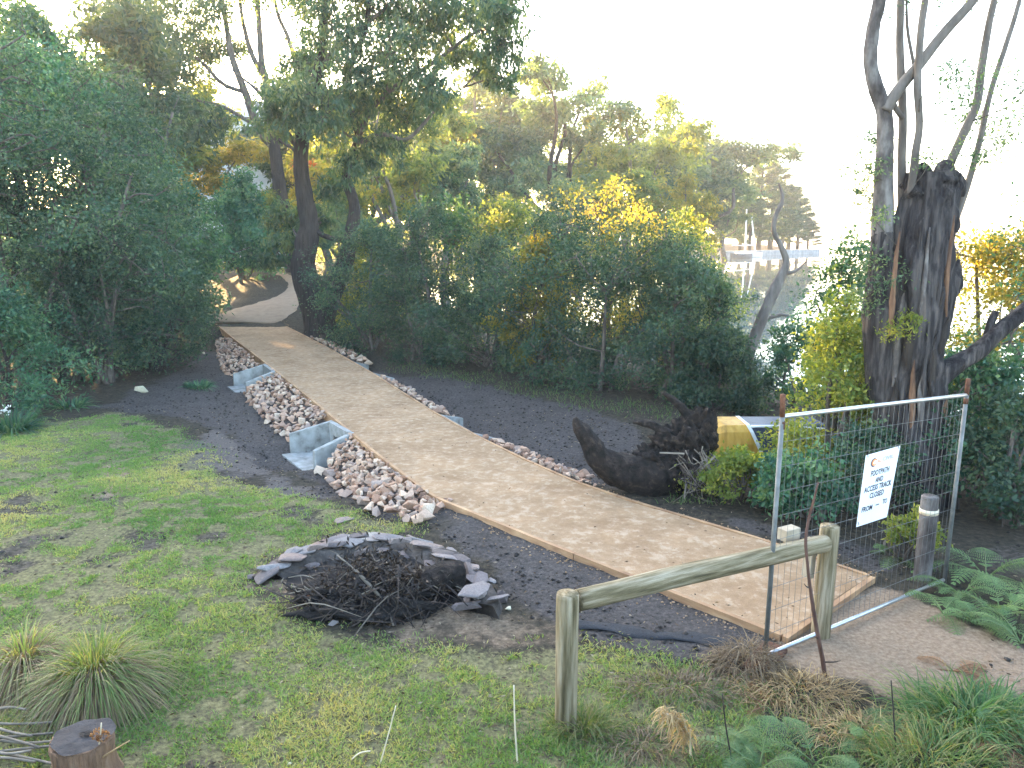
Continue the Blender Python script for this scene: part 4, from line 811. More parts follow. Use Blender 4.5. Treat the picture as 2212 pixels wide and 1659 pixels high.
for k, (x0, y0, x1, y1, zz) in enumerate(((0, 1525, 40, 1521, .12), (-40, 1562, 105, 1560, .1), (-30, 1580, 125, 1592, .12), (-30, 1600, 130, 1588, .09), (-50, 1615, 140, 1608, .1), (-40, 1625, 150, 1645, .13), (-50, 1640, 120, 1650, .14), (-30, 1655, 140, 1665, .12), (150, 1665, 185, 1620, .12), (-40, 1590, 80, 1615, .16), (-40, 1570, 60, 1578, .14), (-20, 1632, 90, 1622, .17), (160, 1655, 225, 1648, .1))):
    a_, b_ = G(x0, y0 + rng.normal() * 12, zz), G(x1 + rng.normal() * 15, y1 + rng.normal() * 6, zz + .02); o_ = thing('cut_stalk', 'grey cut stalk in the bundle of dead stalks left of the corner stump', 'stalk', a_, 'cut stalks by the corner stump')
    mb = MB(); mb.tube([a_, (a_ + b_) / 2 + rng.normal(size=3) * .01, b_], [.008 + .006 * rng.random(), .009, .008], 7, 8); mb.build('stem', M['stick_pale'], o_, smooth=True)
def seed_stalk(label, pts, heads, mat, hs):
    root = thing('seed_stalk', label, 'plant stalk', pts[0]); mb = MB(); mb.tube(pts, [.006, .005, .004], 6, 14); mb.build('stem', mat, root, smooth=True)
    for h_ in heads:
        P = h_ + unit(rng.normal(size=(160, 3))) * hs * np.array([1, 1, .7]); me = leaf_mesh('seed_head', P - ORG[root.name], unit(P - h_ + rng.normal(size=P.shape) * .01), hs * .7, hs * .25, rng.random(160), rng); link('seed_head', me, M['fern_dead'], root)
p0 = G(212, 1690, .1); seed_stalk('pale dry stalk with round brown seed heads in front of the corner stump', [p0, D(213, 1630, p0[1]), D(219, 1562, p0[1] - .02)], [D(210, 1585, p0[1]), D(222, 1590, p0[1])], M['band'], .026)
p0 = G(150, 1690, .1); seed_stalk('leaning tan stalk crossing the corner stump', [G(190, 1668, .2), D(215, 1640, 4.0), D(280, 1600, 4.0)], [], pm('tan_dry_leaf', [(.3, (.4, .25, .12)), (.7, (.55, .38, .2))], 6, .8, .2), .02)
p0 = GT(1492, 1640); hd = [D(x_, y_, p0[1]) for x_, y_ in ((1488, 1590), (1465, 1552), (1432, 1540))]
ds = thing('dry_flower_head', 'drooping straw coloured dry flower plume in front of the barrier', 'plant stalk', p0); mb = MB(); mb.tube([p0] + hd, [.007, .006, .005, .004], 6, 14); mb.build('stem', M['band'], ds, smooth=True)
cc = catmull(hd, 30); n_ = 230; P = cc[rng.integers(0, 30, n_)] + rng.normal(size=(n_, 3)) * .018; blade_strips('dry_bracts', P, unit(np.stack([rng.normal(size=n_) * .6, rng.normal(size=n_) * .5, rng.normal(size=n_) * .3 - .1], 1)), .05 + .07 * rng.random(n_), .011, .9, .4 + .6 * rng.random(n_), M['drygrass'], rng, 3, ds)
for k, (a, b, c, d, e, f_) in enumerate(((1110, 1480, 1112, 1560, 1118, 1655), (820, 1655, 838, 1590, 855, 1525), (750, 1650, 775, 1628, 800, 1622), (1925, 1470, 1930, 1540, 1935, 1620), (1560, 1500, 1568, 1570, 1580, 1640))):
    Yb = G(e if k not in (1, 2) else a, max(b, f_), 0)[1]; seed_stalk(('thin pale stem left of the front barrier post', 'straw stem leaning over the middle of the lower lawn', 'bent straw stem low on the lower lawn', 'dark dry stem in the grass right of the sandy track', 'dark dry stem behind the bottom ferns')[k], [D(e, f_, Yb), D(c, d, Yb), D(a, b, Yb)] if k not in (1, 2) else [D(a, b, Yb), D(c, d, Yb), D(e, f_, Yb)], [], M['band'] if k in (0, 1, 2) else M['stick'], .02)

# ------------------------------------------------------------------ bracken ferns
def fern(label, px, py, nf, L, seed, mat, az=None, elev=(25, 65), Y=None, group=None):
    rg = np.random.default_rng(seed); c_ = GT(px, py) if Y is None else D(px, py, Y); root = thing('fern', label, 'fern', c_, group)
    for k in range(nf):
        a_ = (rg.random() * 6.28) if az is None else R(az) + rg.normal() * .7; el = R(elev[0] + (elev[1] - elev[0]) * rg.random()); l_ = L * (.7 + .5 * rg.random())
        d0 = np.array([math.cos(a_) * math.cos(el), math.sin(a_) * math.cos(el), math.sin(el)]); n_ = 15; t = np.linspace(0, 1, n_)
        C = c_ + d0 * (l_ * t)[:, None] + np.array([0, 0, -1]) * (.55 * l_ * t ** 2)[:, None]; T = unit(np.gradient(C, axis=0)); sd_ = unit(np.cross(T, [0, 0, 1.0])); up = np.cross(sd_, T)
        mb = MB(); mb.tube(C[::3], [.006, .004, .002], 5, 12); fr = mb.build('frond_stem', M['seed_brown'] if mat is M['fern_dead'] else M['fern_stem'], root, smooth=True)
        P = []; Dv = []; W_ = []
        for i in range(3, n_):
            f = t[i]; pl = l_ * .36 * (1 - f) ** .95 * min(1, (f - .18) * 6) + .02
            for s_ in (-1, 1):
                ax = unit(sd_[i] * s_ * .9 + T[i] * .35 - up[i] * .12); m_ = 10; tt = np.linspace(.08, .95, m_); q = C[i] + ax * (pl * tt)[:, None] - up[i] * (.12 * pl * tt ** 2)[:, None]
                lw = l_ * .021 * (1 - tt * .6)
                for s2 in (-1, 1):
                    P.append(q); Dv.append(np.tile(unit(T[i] * s2 + ax * .35), (m_, 1))); W_.append(lw + .003)
        P = np.vstack(P); Dv = np.vstack(Dv); W_ = np.concatenate(W_); N = len(P); side = unit(np.cross(Dv, np.tile(up.mean(0), (N, 1)) + rg.normal(size=(N, 3)) * .12))
        V = np.stack([P, P + Dv * W_[:, None] * .5 + side * W_[:, None] * .36, P + Dv * W_[:, None], P + Dv * W_[:, None] * .5 - side * W_[:, None] * .36], 1).reshape(-1, 3)
        me = make_mesh('frond', V - ORG[root.name], np.arange(4 * N, dtype=np.int32).reshape(N, 4), attrs={'tint': np.repeat(np.clip(rg.random() * .6 + rg.random(N) * .4, 0, 1), 4)}); link('frond', me, mat, root)
FERNS = [('tall bracken fern with bright fronds right of the strapped bollard', 2075, 1290, 7, .62, None), ('bracken fern rising behind the right fence post', 2130, 1250, 8, .8, None), ('bracken fern at the right edge behind the fence line', 2190, 1300, 8, .7, None), ('low bracken fern beside the sandy track under the tall ones', 2110, 1350, 7, .5, None), ('bracken fern left of the strapped bollard inside the fence', 1935, 1205, 6, .5, None),
         ('bright bracken fern leaning over the sandy track edge', 2040, 1330, 8, .55, None), ('bracken fern between the two right fence ferns', 2160, 1330, 8, .62, None), ('bracken fern at the right edge above the sandy track', 2205, 1390, 8, .55, None), ('blue-green bracken fern at the bottom centre-right edge', 1640, 1665, 8, .55, None), ('blue-green bracken fern along the bottom edge left of the grass', 1760, 1650, 7, .5, None), ('small bracken fern behind the blue-green bottom ferns', 1580, 1600, 6, .36, None), ('low fern in the dry grass below the sandy track', 1880, 1600, 7, .38, None), ('fern in the lower right beside the arching grass', 2180, 1570, 7, .45, None)]
for k, (lb, a, b, n_, L, az) in enumerate(FERNS): fern(lb, a, b, n_, L, 200 + k, M['fern'])
fern('dead brown bracken by the right side of the sandy track', 2060, 1450, 6, .35, 230, M['fern_dead'], elev=(5, 40)); fern('dead reddish bracken at the lower right edge', 2190, 1625, 6, .38, 231, M['fern_dead'], elev=(10, 45)); fern('dead bracken under the fence foot grass', 1660, 1530, 6, .32, 232, M['fern_dead'], elev=(5, 40))

# ------------------------------------------------------------------ shrubs
def shrub(label, base, rx, ry, h, ncl, nleaf, L, Wd, mat, seed, name='shrub', stems=5, z0=.15, droop=.1, stemmat='bark', group=None, sub=.34, per=60, up=.0, shell=.55, cat='shrub', rcl=None):
    nleaf = int(nleaf * 1.28); L = L * 1.15; Wd = Wd * 1.5; rg = np.random.default_rng(seed); base = np.array(base, float); root = thing(name, label, cat, base, group); blobs = []
    ncl = int(ncl * 1.6)
    for k in range(ncl):
        t_ = rg.random() ** .9; a_ = rg.random() * 6.283; w_ = math.sqrt(max(.02, 1 - t_ ** 2.4)) * (rg.random() ** (1 - shell)) * (.8 + .2 * min(1, t_ * 4)); spray = rg.random() < .22; w_ = w_ * (1.18 if spray else 1); t_ = t_ * (1.12 if spray else 1)
        c_ = base + np.array([math.cos(a_) * rx * w_, math.sin(a_) * ry * w_, h * (z0 + (1 - z0) * t_ * .92)])
        g_ = TZ(c_[0], c_[1]); c_[2] = max(c_[2], g_ + .25)
        blobs.append((c_, (rcl or .245 * (rx * ry * h) ** (1 / 3)) * (.6 + .8 * rg.random()), int(nleaf / ncl)))
    _, subs = crown('foliage', blobs, L, Wd, mat, root, rg, droop, per, sub, .85, up)
    limb = []
    for s in range(stems):
        b_ = blobs[rg.integers(len(blobs))][0]; p0 = base + np.array([rg.normal() * .12 * rx, rg.normal() * .12 * ry, -.1]); p0[2] = TZ(p0[0], p0[1]) - .1
        pts = np.array([p0, p0 * .6 + b_ * .4 + np.array([rg.normal() * .12, rg.normal() * .1, h * .05]), b_]); mb = MB(); r0 = .018 * h ** .8 + .01; mb.tube(pts, [r0, r0 * .75, r0 * .35], 7, 12, rough=.2, seed=s); mb.build('stem', M[stemmat], root, smooth=True); limb.append(catmull(pts, 10))
    if stems: twigs(subs, limb, M[stemmat], root, rg, .008 + .003 * h, 'twigs', .35)
    return root
# left wall of shrubs
LW = [('tall tea tree with bare grey stems at the left of the lawn', 235, 842, 1.6, 1.5, 3.6, 26, 17000, .055, .02, 'tea', 9), ('dense tea tree shrub between the bare-stemmed one and the path', 352, 815, 1.25, 1.4, 3.3, 24, 15000, .055, .02, 'tea', 5), ('leafy dark shrub at the left edge of the lawn', 20, 905, 1.4, 1.3, 2.3, 18, 9000, .08, .022, 'broad', 3),
      ('tall feathery tea tree at the far left edge', 80, 850, 2.0, 1.8, 5.4, 30, 18000, .065, .022, 'tea', 6), ('broad leafed dark green shrub overhanging the far path', 335, 752, 1.5, 1.5, 5.0, 30, 12000, .13, .055, 'broad', 4), ]
for k, (lb, a, b, rx, ry, h, nc, nl, L, Wd, mt, ns) in enumerate(LW):
    q = GT(a, b); q = q + np.array([q[0], q[1], 0]) / np.linalg.norm(q[:2]) * ry * .75; q[2] = TZ(q[0], q[1]); shrub(lb, q, rx, ry, h, nc, nl, L, Wd, M[mt], 300 + k, 'tea_tree' if mt == 'tea' else 'shrub', ns, .12 if k not in (0,) else .3, .05, 'bark' if k == 0 else 'bark_dark', None, .33, 45)
LB = [('rounded green shrub above the far end of the path', 36, 535, 2.0, 1.8, 4.4, 'broad', .15), ('dark shrub mass behind the bare-stemmed tea tree', 17.5, 200, 2.2, 1.8, 6.6, 'tea', .075), ('tall dark shrub in the upper left behind the leafy edge', 16.5, 40, 2.4, 2, 7.6, 'tea', .075), ('bright green crowned tree against the sun in the upper left', 21, 95, 2.6, 2.2, 8.1, 'broad', .12), ('dark round tree between the sunlit crown and the tall eucalypts', 24, 285, 2.4, 2.2, 8.8, 'tea', .085), ('dense shrub on the slope above the broad leafed shrub', 26.5, 355, 2.2, 2, 6.0, 'broad', .13), ('low dark shrub filling the gap behind the left edge', 19, 90, 1.8, 1.6, 2.8, 'tea', .075), ('low tea tree filling the left gap under the tall ones', 17.6, 165, 1.5, 1.2, 2.4, 'tea', .075), ('low dark shrub filling the gap behind the bare stems', 20.5, 320, 1.9, 1.6, 2.6, 'tea', .075), ('purplish dark shrub on the slope behind the left wall', 22, 240, 2, 2, 7.6, 'tea', .08)]
for k, (lb, Y, a, rx, ry, h, mt, L) in enumerate(LB):
    q = D(a, 700, Y); q[2] = TZ(q[0], q[1]); shrub(lb, q, rx, ry, h, 34, 15000 if h > 3 else 8000, L, L * .36, M[mt], 330 + k, 'small_tree', 4, .1, .05, 'bark', None, .32, 45, cat='tree')
# low dark ground plants at the left foot
for k, (lb, a, b, n_, L) in enumerate((('strappy dark green plant at the left edge of the lawn', 25, 930, 260, .8), ('strappy plant under the tall tea tree', 150, 880, 160, .5), ('low grassy plant at the foot of the dense tea tree', 430, 838, 200, .4))):
    c_ = GT(a, b); root = thing('strappy_plant', lb, 'plant', c_); a_ = rng.random(n_) * 6.28; el = np.radians(20 + 65 * rng.random(n_)); d0 = np.stack([np.cos(a_) * np.cos(el), np.sin(a_) * np.cos(el), np.sin(el)], 1)
    blade_strips('leaves', c_ + np.stack([np.cos(a_) * .2, np.sin(a_) * .2, a_ * 0], 1), d0, L * (.6 + .6 * rng.random(n_)), .025, .6, rng.random(n_), M['broad'], rng, 4, root)
c_ = GT(18, 922) + [0, 0, .3]; root = thing('white_flower', 'white flower at the far left edge of the lawn', 'flower', c_)
P = c_ + rng.normal(size=(30, 3)) * .05; link('petals', leaf_mesh('petals', P - c_, unit(rng.normal(size=P.shape)), .05, .035, rng.random(30), rng), M['flower_white'], root)['kind'] = 'stuff'; mb = MB(); mb.tube([c_ - [0, 0, .35], c_], [.006, .005], 5); mb.build('stem', M['stick'], root)
# centre thicket along the clearing
CT = [('dark tea tree right beside the big eucalypt trunk', 800, 770, 1.5, 1.3, 3.4, 'tea'), ('dark tea tree in the middle thicket behind the soil clearing', 920, 790, 1.6, 1.3, 3.7, 'tea'), ('dense tea tree thicket bush left of the golden bush', 1050, 812, 1.6, 1.3, 2.8, 'tea'), ('tall dark bush under the golden crown', 1190, 845, 1.7, 1.4, 3.2, 'tea'), ('wide dark bush behind the uprooted stump', 1330, 868, 1.6, 1.3, 3.2, 'tea'), ('green bush at the right end of the thicket by the water', 1460, 885, 1.3, 1.2, 2.7, 'tea'), ('low dark shrub fringe at the thicket foot behind the stump', 1540, 890, 1.0, .8, 1.3, 'tea')]
for k, (lb, a, b, rx, ry, h, mt) in enumerate(CT):
    q = GT(a, b); q = q + np.array([q[0], q[1], 0]) / np.linalg.norm(q[:2]) * ry * .9; q[2] = TZ(q[0], q[1]); shrub(lb, q, rx, ry, h * 1.14, 26, 15000, .064, .023, M[mt], 360 + k, 'tea_tree', 4, .03, .1, 'bark', None, .34, 45)
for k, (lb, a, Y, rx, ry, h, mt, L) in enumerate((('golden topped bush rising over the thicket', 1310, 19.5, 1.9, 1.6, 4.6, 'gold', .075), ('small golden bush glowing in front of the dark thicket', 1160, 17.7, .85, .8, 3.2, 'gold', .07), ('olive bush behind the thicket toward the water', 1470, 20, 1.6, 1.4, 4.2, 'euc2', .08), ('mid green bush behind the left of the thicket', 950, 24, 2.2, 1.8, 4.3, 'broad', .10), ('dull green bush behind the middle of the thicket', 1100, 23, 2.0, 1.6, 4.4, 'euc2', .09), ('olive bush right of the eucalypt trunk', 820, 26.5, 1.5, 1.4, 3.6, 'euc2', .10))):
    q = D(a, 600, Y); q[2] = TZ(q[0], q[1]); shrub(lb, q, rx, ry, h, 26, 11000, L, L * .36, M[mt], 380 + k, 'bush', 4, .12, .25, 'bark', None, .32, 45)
# grassy fringe between clearing and thicket
x_, y_ = scatter(40000, (-5, 7, 9, 22), lambda a, b: sstep(.7, .1, seg_dist(a, b, [GT(880, 795), GT(1100, 832), GT(1300, 872), GT(1500, 905), GT(1580, 960), GT(1500, 1090)])[0] + (fbm(a * 2, b * 2, 7, 3) - .5) * .8), rng); N = len(x_)
tag(blade_strips('fringe_grass', np.stack([x_, y_, terrain(x_, y_)], 1), unit(np.stack([rng.normal(size=N) * .5, rng.normal(size=N) * .5, np.ones(N)], 1)), .08 + .12 * rng.random(N), .008, .4, rng.random(N) * .8, M['longgrass'], rng, 2), 'rough grass along the thicket edge', kind='stuff')
# right hand shrubs round the charred tree
RS = [('yellow green shrub in front of the charred tree', 1800, 1040, .95, .8, 2.5, 'lime', .055, 12000), ('low bright green bush right of the uprooted stump', 1610, 1078, .7, .5, .62, 'lime', .05, 6500), ('green bush behind the fence left of the notice', 1745, 1120, .7, .6, .8, 'broad', .06, 5000), ('dark bush behind the notice sign', 1890, 1100, .7, .6, 1.0, 'tea', .05, 5000)]
for k, (lb, a, b, rx, ry, h, mt, L, nl) in enumerate(RS):
    q = GT(a, b); shrub(lb, q, rx, ry, h, 18, nl, L, L * .4, M[mt], 400 + k, 'bush', 4, .1, .0, 'bark', None, .33, 40)
for k, (lb, a, Y, rx, ry, h, mt, L, nl) in enumerate((('round green bush at the water edge left of the charred tree', 1815, 13.2, 1.15, .9, 3.1, 'broad', .075, 9000), ('olive shrub right behind the charred tree', 2125, 11.5, 1.1, 1.0, 3.6, 'gold', .065, 9000), ('tall green shrub at the right edge of the view', 2240, 10.0, 1.1, 1.0, 3.9, 'broad', .06, 9000), ('dark undergrowth bush behind the right fence post', 2080, 9.4, .9, .7, 1.9, 'broad', .06, 7000), ('dark bush at the right edge behind the ferns', 2230, 8.4, .8, .7, 1.6, 'tea', .055, 7000), ('sparse twiggy shrub by the leaning dead trunk', 1690, 16.0, .9, .8, 1.7, 'broad', .07, 2600), ('thin waterside shrub left of the leaning dead trunk', 1520, 17.0, .8, .8, 3.0, 'tea', .06, 3500), ('yellow leafed low bush under the strapped bollard', 2005, 7.35, .28, .25, .55, 'lime', .04, 1500))):
    q = D(a, 900, Y); q[2] = TZ(q[0], q[1]); shrub(lb, q, rx, ry, h, 20, nl, L, L * .4, M[mt], 420 + k, 'waterside_shrub' if k == 0 else 'shrub', 5, .1, .0, 'bark', None, .33, 40)

# ------------------------------------------------------------------ the charred multi-stemmed tree on the right
YT = 9.3; tb = D(1962, 1085, YT); tb[2] = TZ(tb[0], tb[1]); rg = np.random.default_rng(55)
ct = thing('charred_tree', 'thick charred furrowed tree with broken top and pale regrowth stems', 'tree', tb)
mb = MB(); mb.tube([tb - [0, 0, .3]] + [D(a, b, YT) for a, b in ((1966, 1060), (1962, 950), (1962, 850), (1968, 750), (1985, 620), (1998, 500), (2010, 420), (2016, 375))], [.52, .46, .385, .37, .365, .36, .33, .29, .27], 64, 110, rough=.42, furrow=15, seed=4, vs=.3); trk = mb.build('trunk', M['bark_burnt'], ct, smooth=True)
for k, (a, b) in enumerate(((1992, 352), (2040, 345), (2058, 368), (1975, 385))):
    mb = MB(); mb.tube([D(a, b + 45, YT + (-.12 if k % 2 else .1)), D(a + 3, b + 10, YT), D(a + 6, b, YT)], [.14, .09, .02], 8, 6, rough=.5, seed=k); mb.build('splinter', M['bark_burnt'], trk, smooth=True)
limbs = [('charred_stem', [(1938, 960), (1914, 830), (1900, 690), (1901, 600), (1904, 520), (1905, 480)], [.27, .23, .19, .165, .13, .085], 'bark_burnt', .35), ('mottled_stem', [(1902, 580), (1905, 500), (1906, 400), (1912, 300), (1910, 240), (1888, 180), (1880, 130), (1884, 70), (1900, 0), (1915, -120), (1940, -300)], [.09, .128, .108, .095, .09, .078, .078, .072, .066, .055, .04], 'bark_mottle', .25),
         ('limb', [(1912, 240), (1940, 195), (1985, 140), (2040, 70), (2110, -10), (2180, -120)], [.07, .065, .06, .055, .05, .03], 'bark_pale', .1), ('regrowth_stem', [(1950, 440), (1948, 350), (1950, 250), (1944, 100), (1946, -20), (1950, -200)], [.055, .05, .048, .045, .04, .03], 'bark_pale', .1),
         ('regrowth_stem', [(1968, 420), (1978, 330), (1986, 270), (1982, 180), (1990, 60), (2002, -30), (2010, -200)], [.05, .045, .042, .042, .04, .036, .02], 'bark_pale', .1), ('regrowth_stem', [(2045, 370), (2085, 280), (2110, 225), (2120, 150), (2135, 60), (2152, -20), (2175, -160)], [.055, .05, .05, .045, .04, .035, .02], 'bark_pale', .1),
         ('regrowth_stem', [(2062, 480), (2090, 400), (2115, 310), (2140, 200), (2172, 100), (2200, 10), (2230, -120)], [.045, .04, .035, .032, .03, .026, .015], 'bark_pale', .1), ('scorched_limb', [(2010, 830), (2060, 790), (2110, 760), (2160, 715), (2215, 668), (2290, 610)], [.15, .115, .10, .095, .085, .06], 'bark_burnt', .25),
         ('limb_stub', [(2130, 745), (2138, 705), (2152, 672)], [.055, .05, .04], 'bark_burnt', .3), ('limb_stub', [(1950, 255), (1935, 235), (1925, 205)], [.03, .03, .025], 'bark_pale', .1), ('limb', [(1985, 250), (1975, 150), (1960, 60), (1958, -30)], [.02, .02, .018, .012], 'bark_pale', .05), ('bark_strip', [(1922, 725), (1928, 650), (1934, 570), (1944, 500)], [.015, .03, .028, .008], 'bark_strip', .8), ('broken_branch', [(2035, 640), (2058, 600), (2072, 560)], [.14, .11, .015], 'bark_burnt', .5)]
LPT = []
for k, (nm, pts, rr, mt, rh) in enumerate(limbs):
    dy = {'mottled_stem': .12, 'charred_stem': .02, 'bark_strip': -.38}.get(nm, rg.normal() * .1 if nm != 'scorched_limb' else -.2); W3 = [D(a, b, YT + dy + (.0 if nm != 'mottled_stem' else -.1)) for a, b in pts]; mb = MB(); mb.tube(W3, rr, 20 if rr[0] > .1 else 9, len(pts) * 7, rough=rh, furrow=7, seed=k + 20); mb.build(nm, M[mt], ct, smooth=True); LPT.append(catmull(W3, 30))
tc = catmull([D(a, b, YT) for a, b in ((1966, 1060), (1962, 950), (1962, 850), (1968, 750), (1985, 620), (1998, 500), (2010, 420))], 60); tr_ = np.interp(np.arange(60), [0, 10, 25, 40, 60], [.45, .39, .37, .35, .30])
for k in range(22):
    i0 = rg.integers(0, 38); i1 = min(59, i0 + rg.integers(8, 22)); a_ = R(rg.uniform(190, 350)); dr_ = np.array([math.cos(a_), math.sin(a_), 0]); W3 = [tc[i] + dr_ * (tr_[i] * (.97 + .05 * math.sin(i * .5 + k)) + (.03 if i in (i0, i1) else .0)) for i in np.linspace(i0, i1, 5).astype(int)]
    w_ = .02 + .035 * rg.random(); mb = MB(); mb.tube(W3, [w_ * .3, w_, w_ * 1.1, w_ * .8, w_ * .2], 7, 16, rough=.7, seed=k, vs=.5); mb.build('loose_bark', M[('bark_burnt', 'bark_dark', 'bark_mottle', 'bark_strip')[k % 4 if k % 7 else 0]], trk, smooth=True)
bl = [(D(a, b, YT + rg.normal() * .3), r, n_) for a, b, r, n_ in ((2090, 190, .3, 420), (2110, 260, .28, 380), (2180, 270, .28, 420), (2205, 200, .25, 300), (2060, 170, .2, 220), (2070, 330, .2, 160), (2130, 330, .22, 260), (1882, 300, .18, 260), (1872, 360, .22, 320), (1872, 410, .22, 300), (1885, 470, .15, 160), (1888, 560, .22, 280), (1875, 640, .25, 380), (1930, 600, .2, 200), (2010, 340, .16, 130), (1985, 350, .14, 100), (1950, -60, .6, 700), (2150, -80, .6, 700), (2060, -160, .7, 800))]
_, subs = crown('foliage', bl, .055, .018, M['euc'], ct, rg, .1, 30, .4); twigs(subs, LPT, M['bark'], ct, rg, .007, 'twigs', .6)
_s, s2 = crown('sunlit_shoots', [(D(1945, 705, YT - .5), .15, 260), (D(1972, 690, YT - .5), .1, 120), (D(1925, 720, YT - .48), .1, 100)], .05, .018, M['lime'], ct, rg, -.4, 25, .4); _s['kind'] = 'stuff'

# ------------------------------------------------------------------ leaning dead trunk over the water
W3 = [D(a, b, 17.5) for a, b in ((1585, 840), (1612, 780), (1640, 705), (1668, 638), (1692, 585), (1698, 562), (1686, 530), (1672, 500), (1674, 470), (1688, 440), (1689, 418), (1682, 396))]
W3[0][2] = TZ(W3[0][0], W3[0][1]) - .2; ld = thing('leaning_dead_trunk', 'bare grey dead trunk leaning over the water with a crooked tip', 'dead tree', W3[0])
mb = MB(); mb.tube(W3, [.17, .15, .135, .12, .10, .08, .06, .055, .05, .045, .035, .015], 14, 60, rough=.3, seed=8); mb.build('trunk', M['bark_pale'], ld, smooth=True)
for pl in ([(1690, 590), (1720, 585), (1745, 560)], [(1650, 690), (1690, 680), (1720, 690)], [(1600, 800), (1560, 780), (1535, 740)]):
    mb = MB(); mb.tube([D(a, b, 17.5) for a, b in pl], [.05, .035, .01], 7, 10, rough=.3); mb.build('branch', M['bark_pale'], ld, smooth=True)
crown('foliage', [(D(1740, 690, 17.5), .5, 500), (D(1535, 735, 17.5), .4, 350)], .08, .03, M['broad'], ld, np.random.default_rng(6), .1, 30, .4)

# ------------------------------------------------------------------ the big eucalypt beside the path
def big_tree(name, label, base, Y, limbs, blobs, L, Wd, mat, seed, trunkmat, droop=.75, r0=.035, per=40, dens=24):
    rg = np.random.default_rng(seed); root = thing(name, label, 'tree', base); LP = []
    for k, (nm, pts, rr, mt, sides) in enumerate(limbs):
        W3 = [D(p_[0], p_[1], Y + (p_[2] if len(p_) > 2 else 0)) if p_[0] is not None else base - np.array([0, 0, .4]) for p_ in pts]
        mb = MB(); mb.tube(W3, rr, sides, len(pts) * 8, rough=.22 if sides > 12 else .12, furrow=8, seed=k + seed); mb.build(nm, M[mt], root, smooth=True); LP.append(catmull(W3, 40))
    bl = [(D(b_[0], b_[1], Y + (b_[3] if len(b_) > 3 else rg.normal() * 1.3)), b_[2] * mpp(Y), int(b_[4] if len(b_) > 4 else dens * b_[2])) for b_ in blobs]
    _, subs = crown('foliage', bl, L, Wd, mat, root, rg, droop, per, .2, .95); twigs(subs, LP, M[trunkmat], root, rg, r0, 'twigs', .45); return root
e1 = GT(706, 738); Y1 = e1[1]
big_tree('eucalypt_tree', 'large dark trunked eucalypt leaning beside the path with hanging foliage', e1, Y1,
    [('trunk', [(None, None), (694, 720), (678, 650), (655, 580), (660, 540), (668, 490), (660, 430), (650, 360), (655, 290), (670, 220), (690, 140), (700, 40), (710, -90)], [.72, .60, .46, .42, .38, .32, .28, .25, .22, .18, .15, .11, .05], 'bark_dark', 24),
     ('limb', [(700, 700), (728, 610), (748, 560), (757, 505), (766, 445), (748, 385, .2), (768, 325, .2), (774, 285, .2), (748, 228), (755, 150), (790, 60), (800, -40)], [.30, .28, .26, .22, .19, .16, .15, .14, .12, .10, .08, .04], 'bark_dark', 18),
     ('limb', [(750, 520), (720, 515), (692, 505), (675, 485)], [.1, .09, .08, .05], 'bark_dark', 10), ('limb', [(772, 300), (800, 240), (850, 190), (930, 140), (1010, 80), (1070, 50)], [.1, .09, .08, .06, .05, .02], 'bark', 10), ('limb', [(770, 310), (830, 290), (880, 300), (940, 240), (1000, 190)], [.09, .08, .06, .05, .02], 'bark_pale', 10),
     ('limb', [(652, 330), (600, 260), (560, 200), (500, 150)], [.1, .08, .06, .02], 'bark', 10), ('limb', [(690, 150), (740, 90), (830, 20), (900, -60)], [.09, .08, .06, .03], 'bark', 10)],
    [(830, 190, 85), (760, 150, 70), (880, 90, 75), (950, 50, 65), (1035, 50, 60), (1075, 95, 50), (1085, 165, 32), (1050, 130, 40), (700, 250, 65), (640, 215, 65), (885, 250, 70), (820, 320, 55), (720, 60, 60), (800, 20, 60), (900, -10, 70), (1000, -20, 70), (1090, 20, 50), (660, 130, 55), (590, 250, 50), (760, 240, 60), (840, 120, 60), (720, 400, 38), (690, 470, 45), (625, 470, 50), (600, 545, 40), (650, 515, 36), (760, 360, 40), (930, 180, 55), (980, 110, 45), (800, -70, 90), (950, -90, 90), (660, -40, 80)], .19, .06, M['euc'], 500, 'bark')
e2 = D(640, 520, 40); e2[2] = TZ(e2[0], e2[1])
big_tree('eucalypt_tree', 'tall eucalypt on the slope with several bare upright limbs against the sky', e2, 40.,
    [('trunk', [(None, None), (616, 470), (605, 410), (597, 350), (592, 310), (590, 280)], [.42, .36, .33, .30, .27, .24], 'bark_dark', 18), ('limb', [(594, 320), (560, 280), (530, 200), (510, 150), (498, 110), (488, 50), (480, 0), (472, -80)], [.24, .22, .19, .17, .15, .13, .11, .06], 'bark', 12),
     ('limb', [(590, 290), (575, 180), (566, 140), (560, 60), (556, 0), (550, -90)], [.22, .19, .17, .14, .12, .06], 'bark', 12), ('limb', [(572, 170), (545, 120), (530, 70), (522, 30), (515, -40)], [.14, .13, .11, .09, .05], 'bark', 10), ('limb', [(590, 285), (640, 180), (625, 90), (600, 30), (590, -40)], [.16, .13, .11, .09, .05], 'bark', 10), ('limb', [(530, 200), (480, 180), (430, 130), (380, 110), (330, 60)], [.12, .1, .08, .06, .03], 'bark', 9), ('limb', [(550, 270), (480, 230), (420, 215), (360, 190)], [.1, .08, .06, .03], 'bark', 9), ('limb', [(600, 300), (640, 330), (665, 390)], [.1, .08, .04], 'bark_dark', 9)],
    [(430, 60, 60), (390, 100, 55), (340, 50, 55), (300, 20, 50), (440, 120, 40), (360, 150, 40), (470, 10, 45), (420, -20, 70), (620, 170, 60), (600, 215, 45), (520, -50, 70), (600, -60, 80), (680, 100, 50), (400, 230, 40), (470, 260, 40), (300, 80, 40), (255, 50, 40), (380, 20, 60), (460, 95, 42), (350, 110, 50), (265, 110, 50), (430, 175, 40), (210, 30, 60), (250, -10, 60), (330, -20, 60), (515, 110, 28)], .22, .07, M['euc'], 520, 'bark')

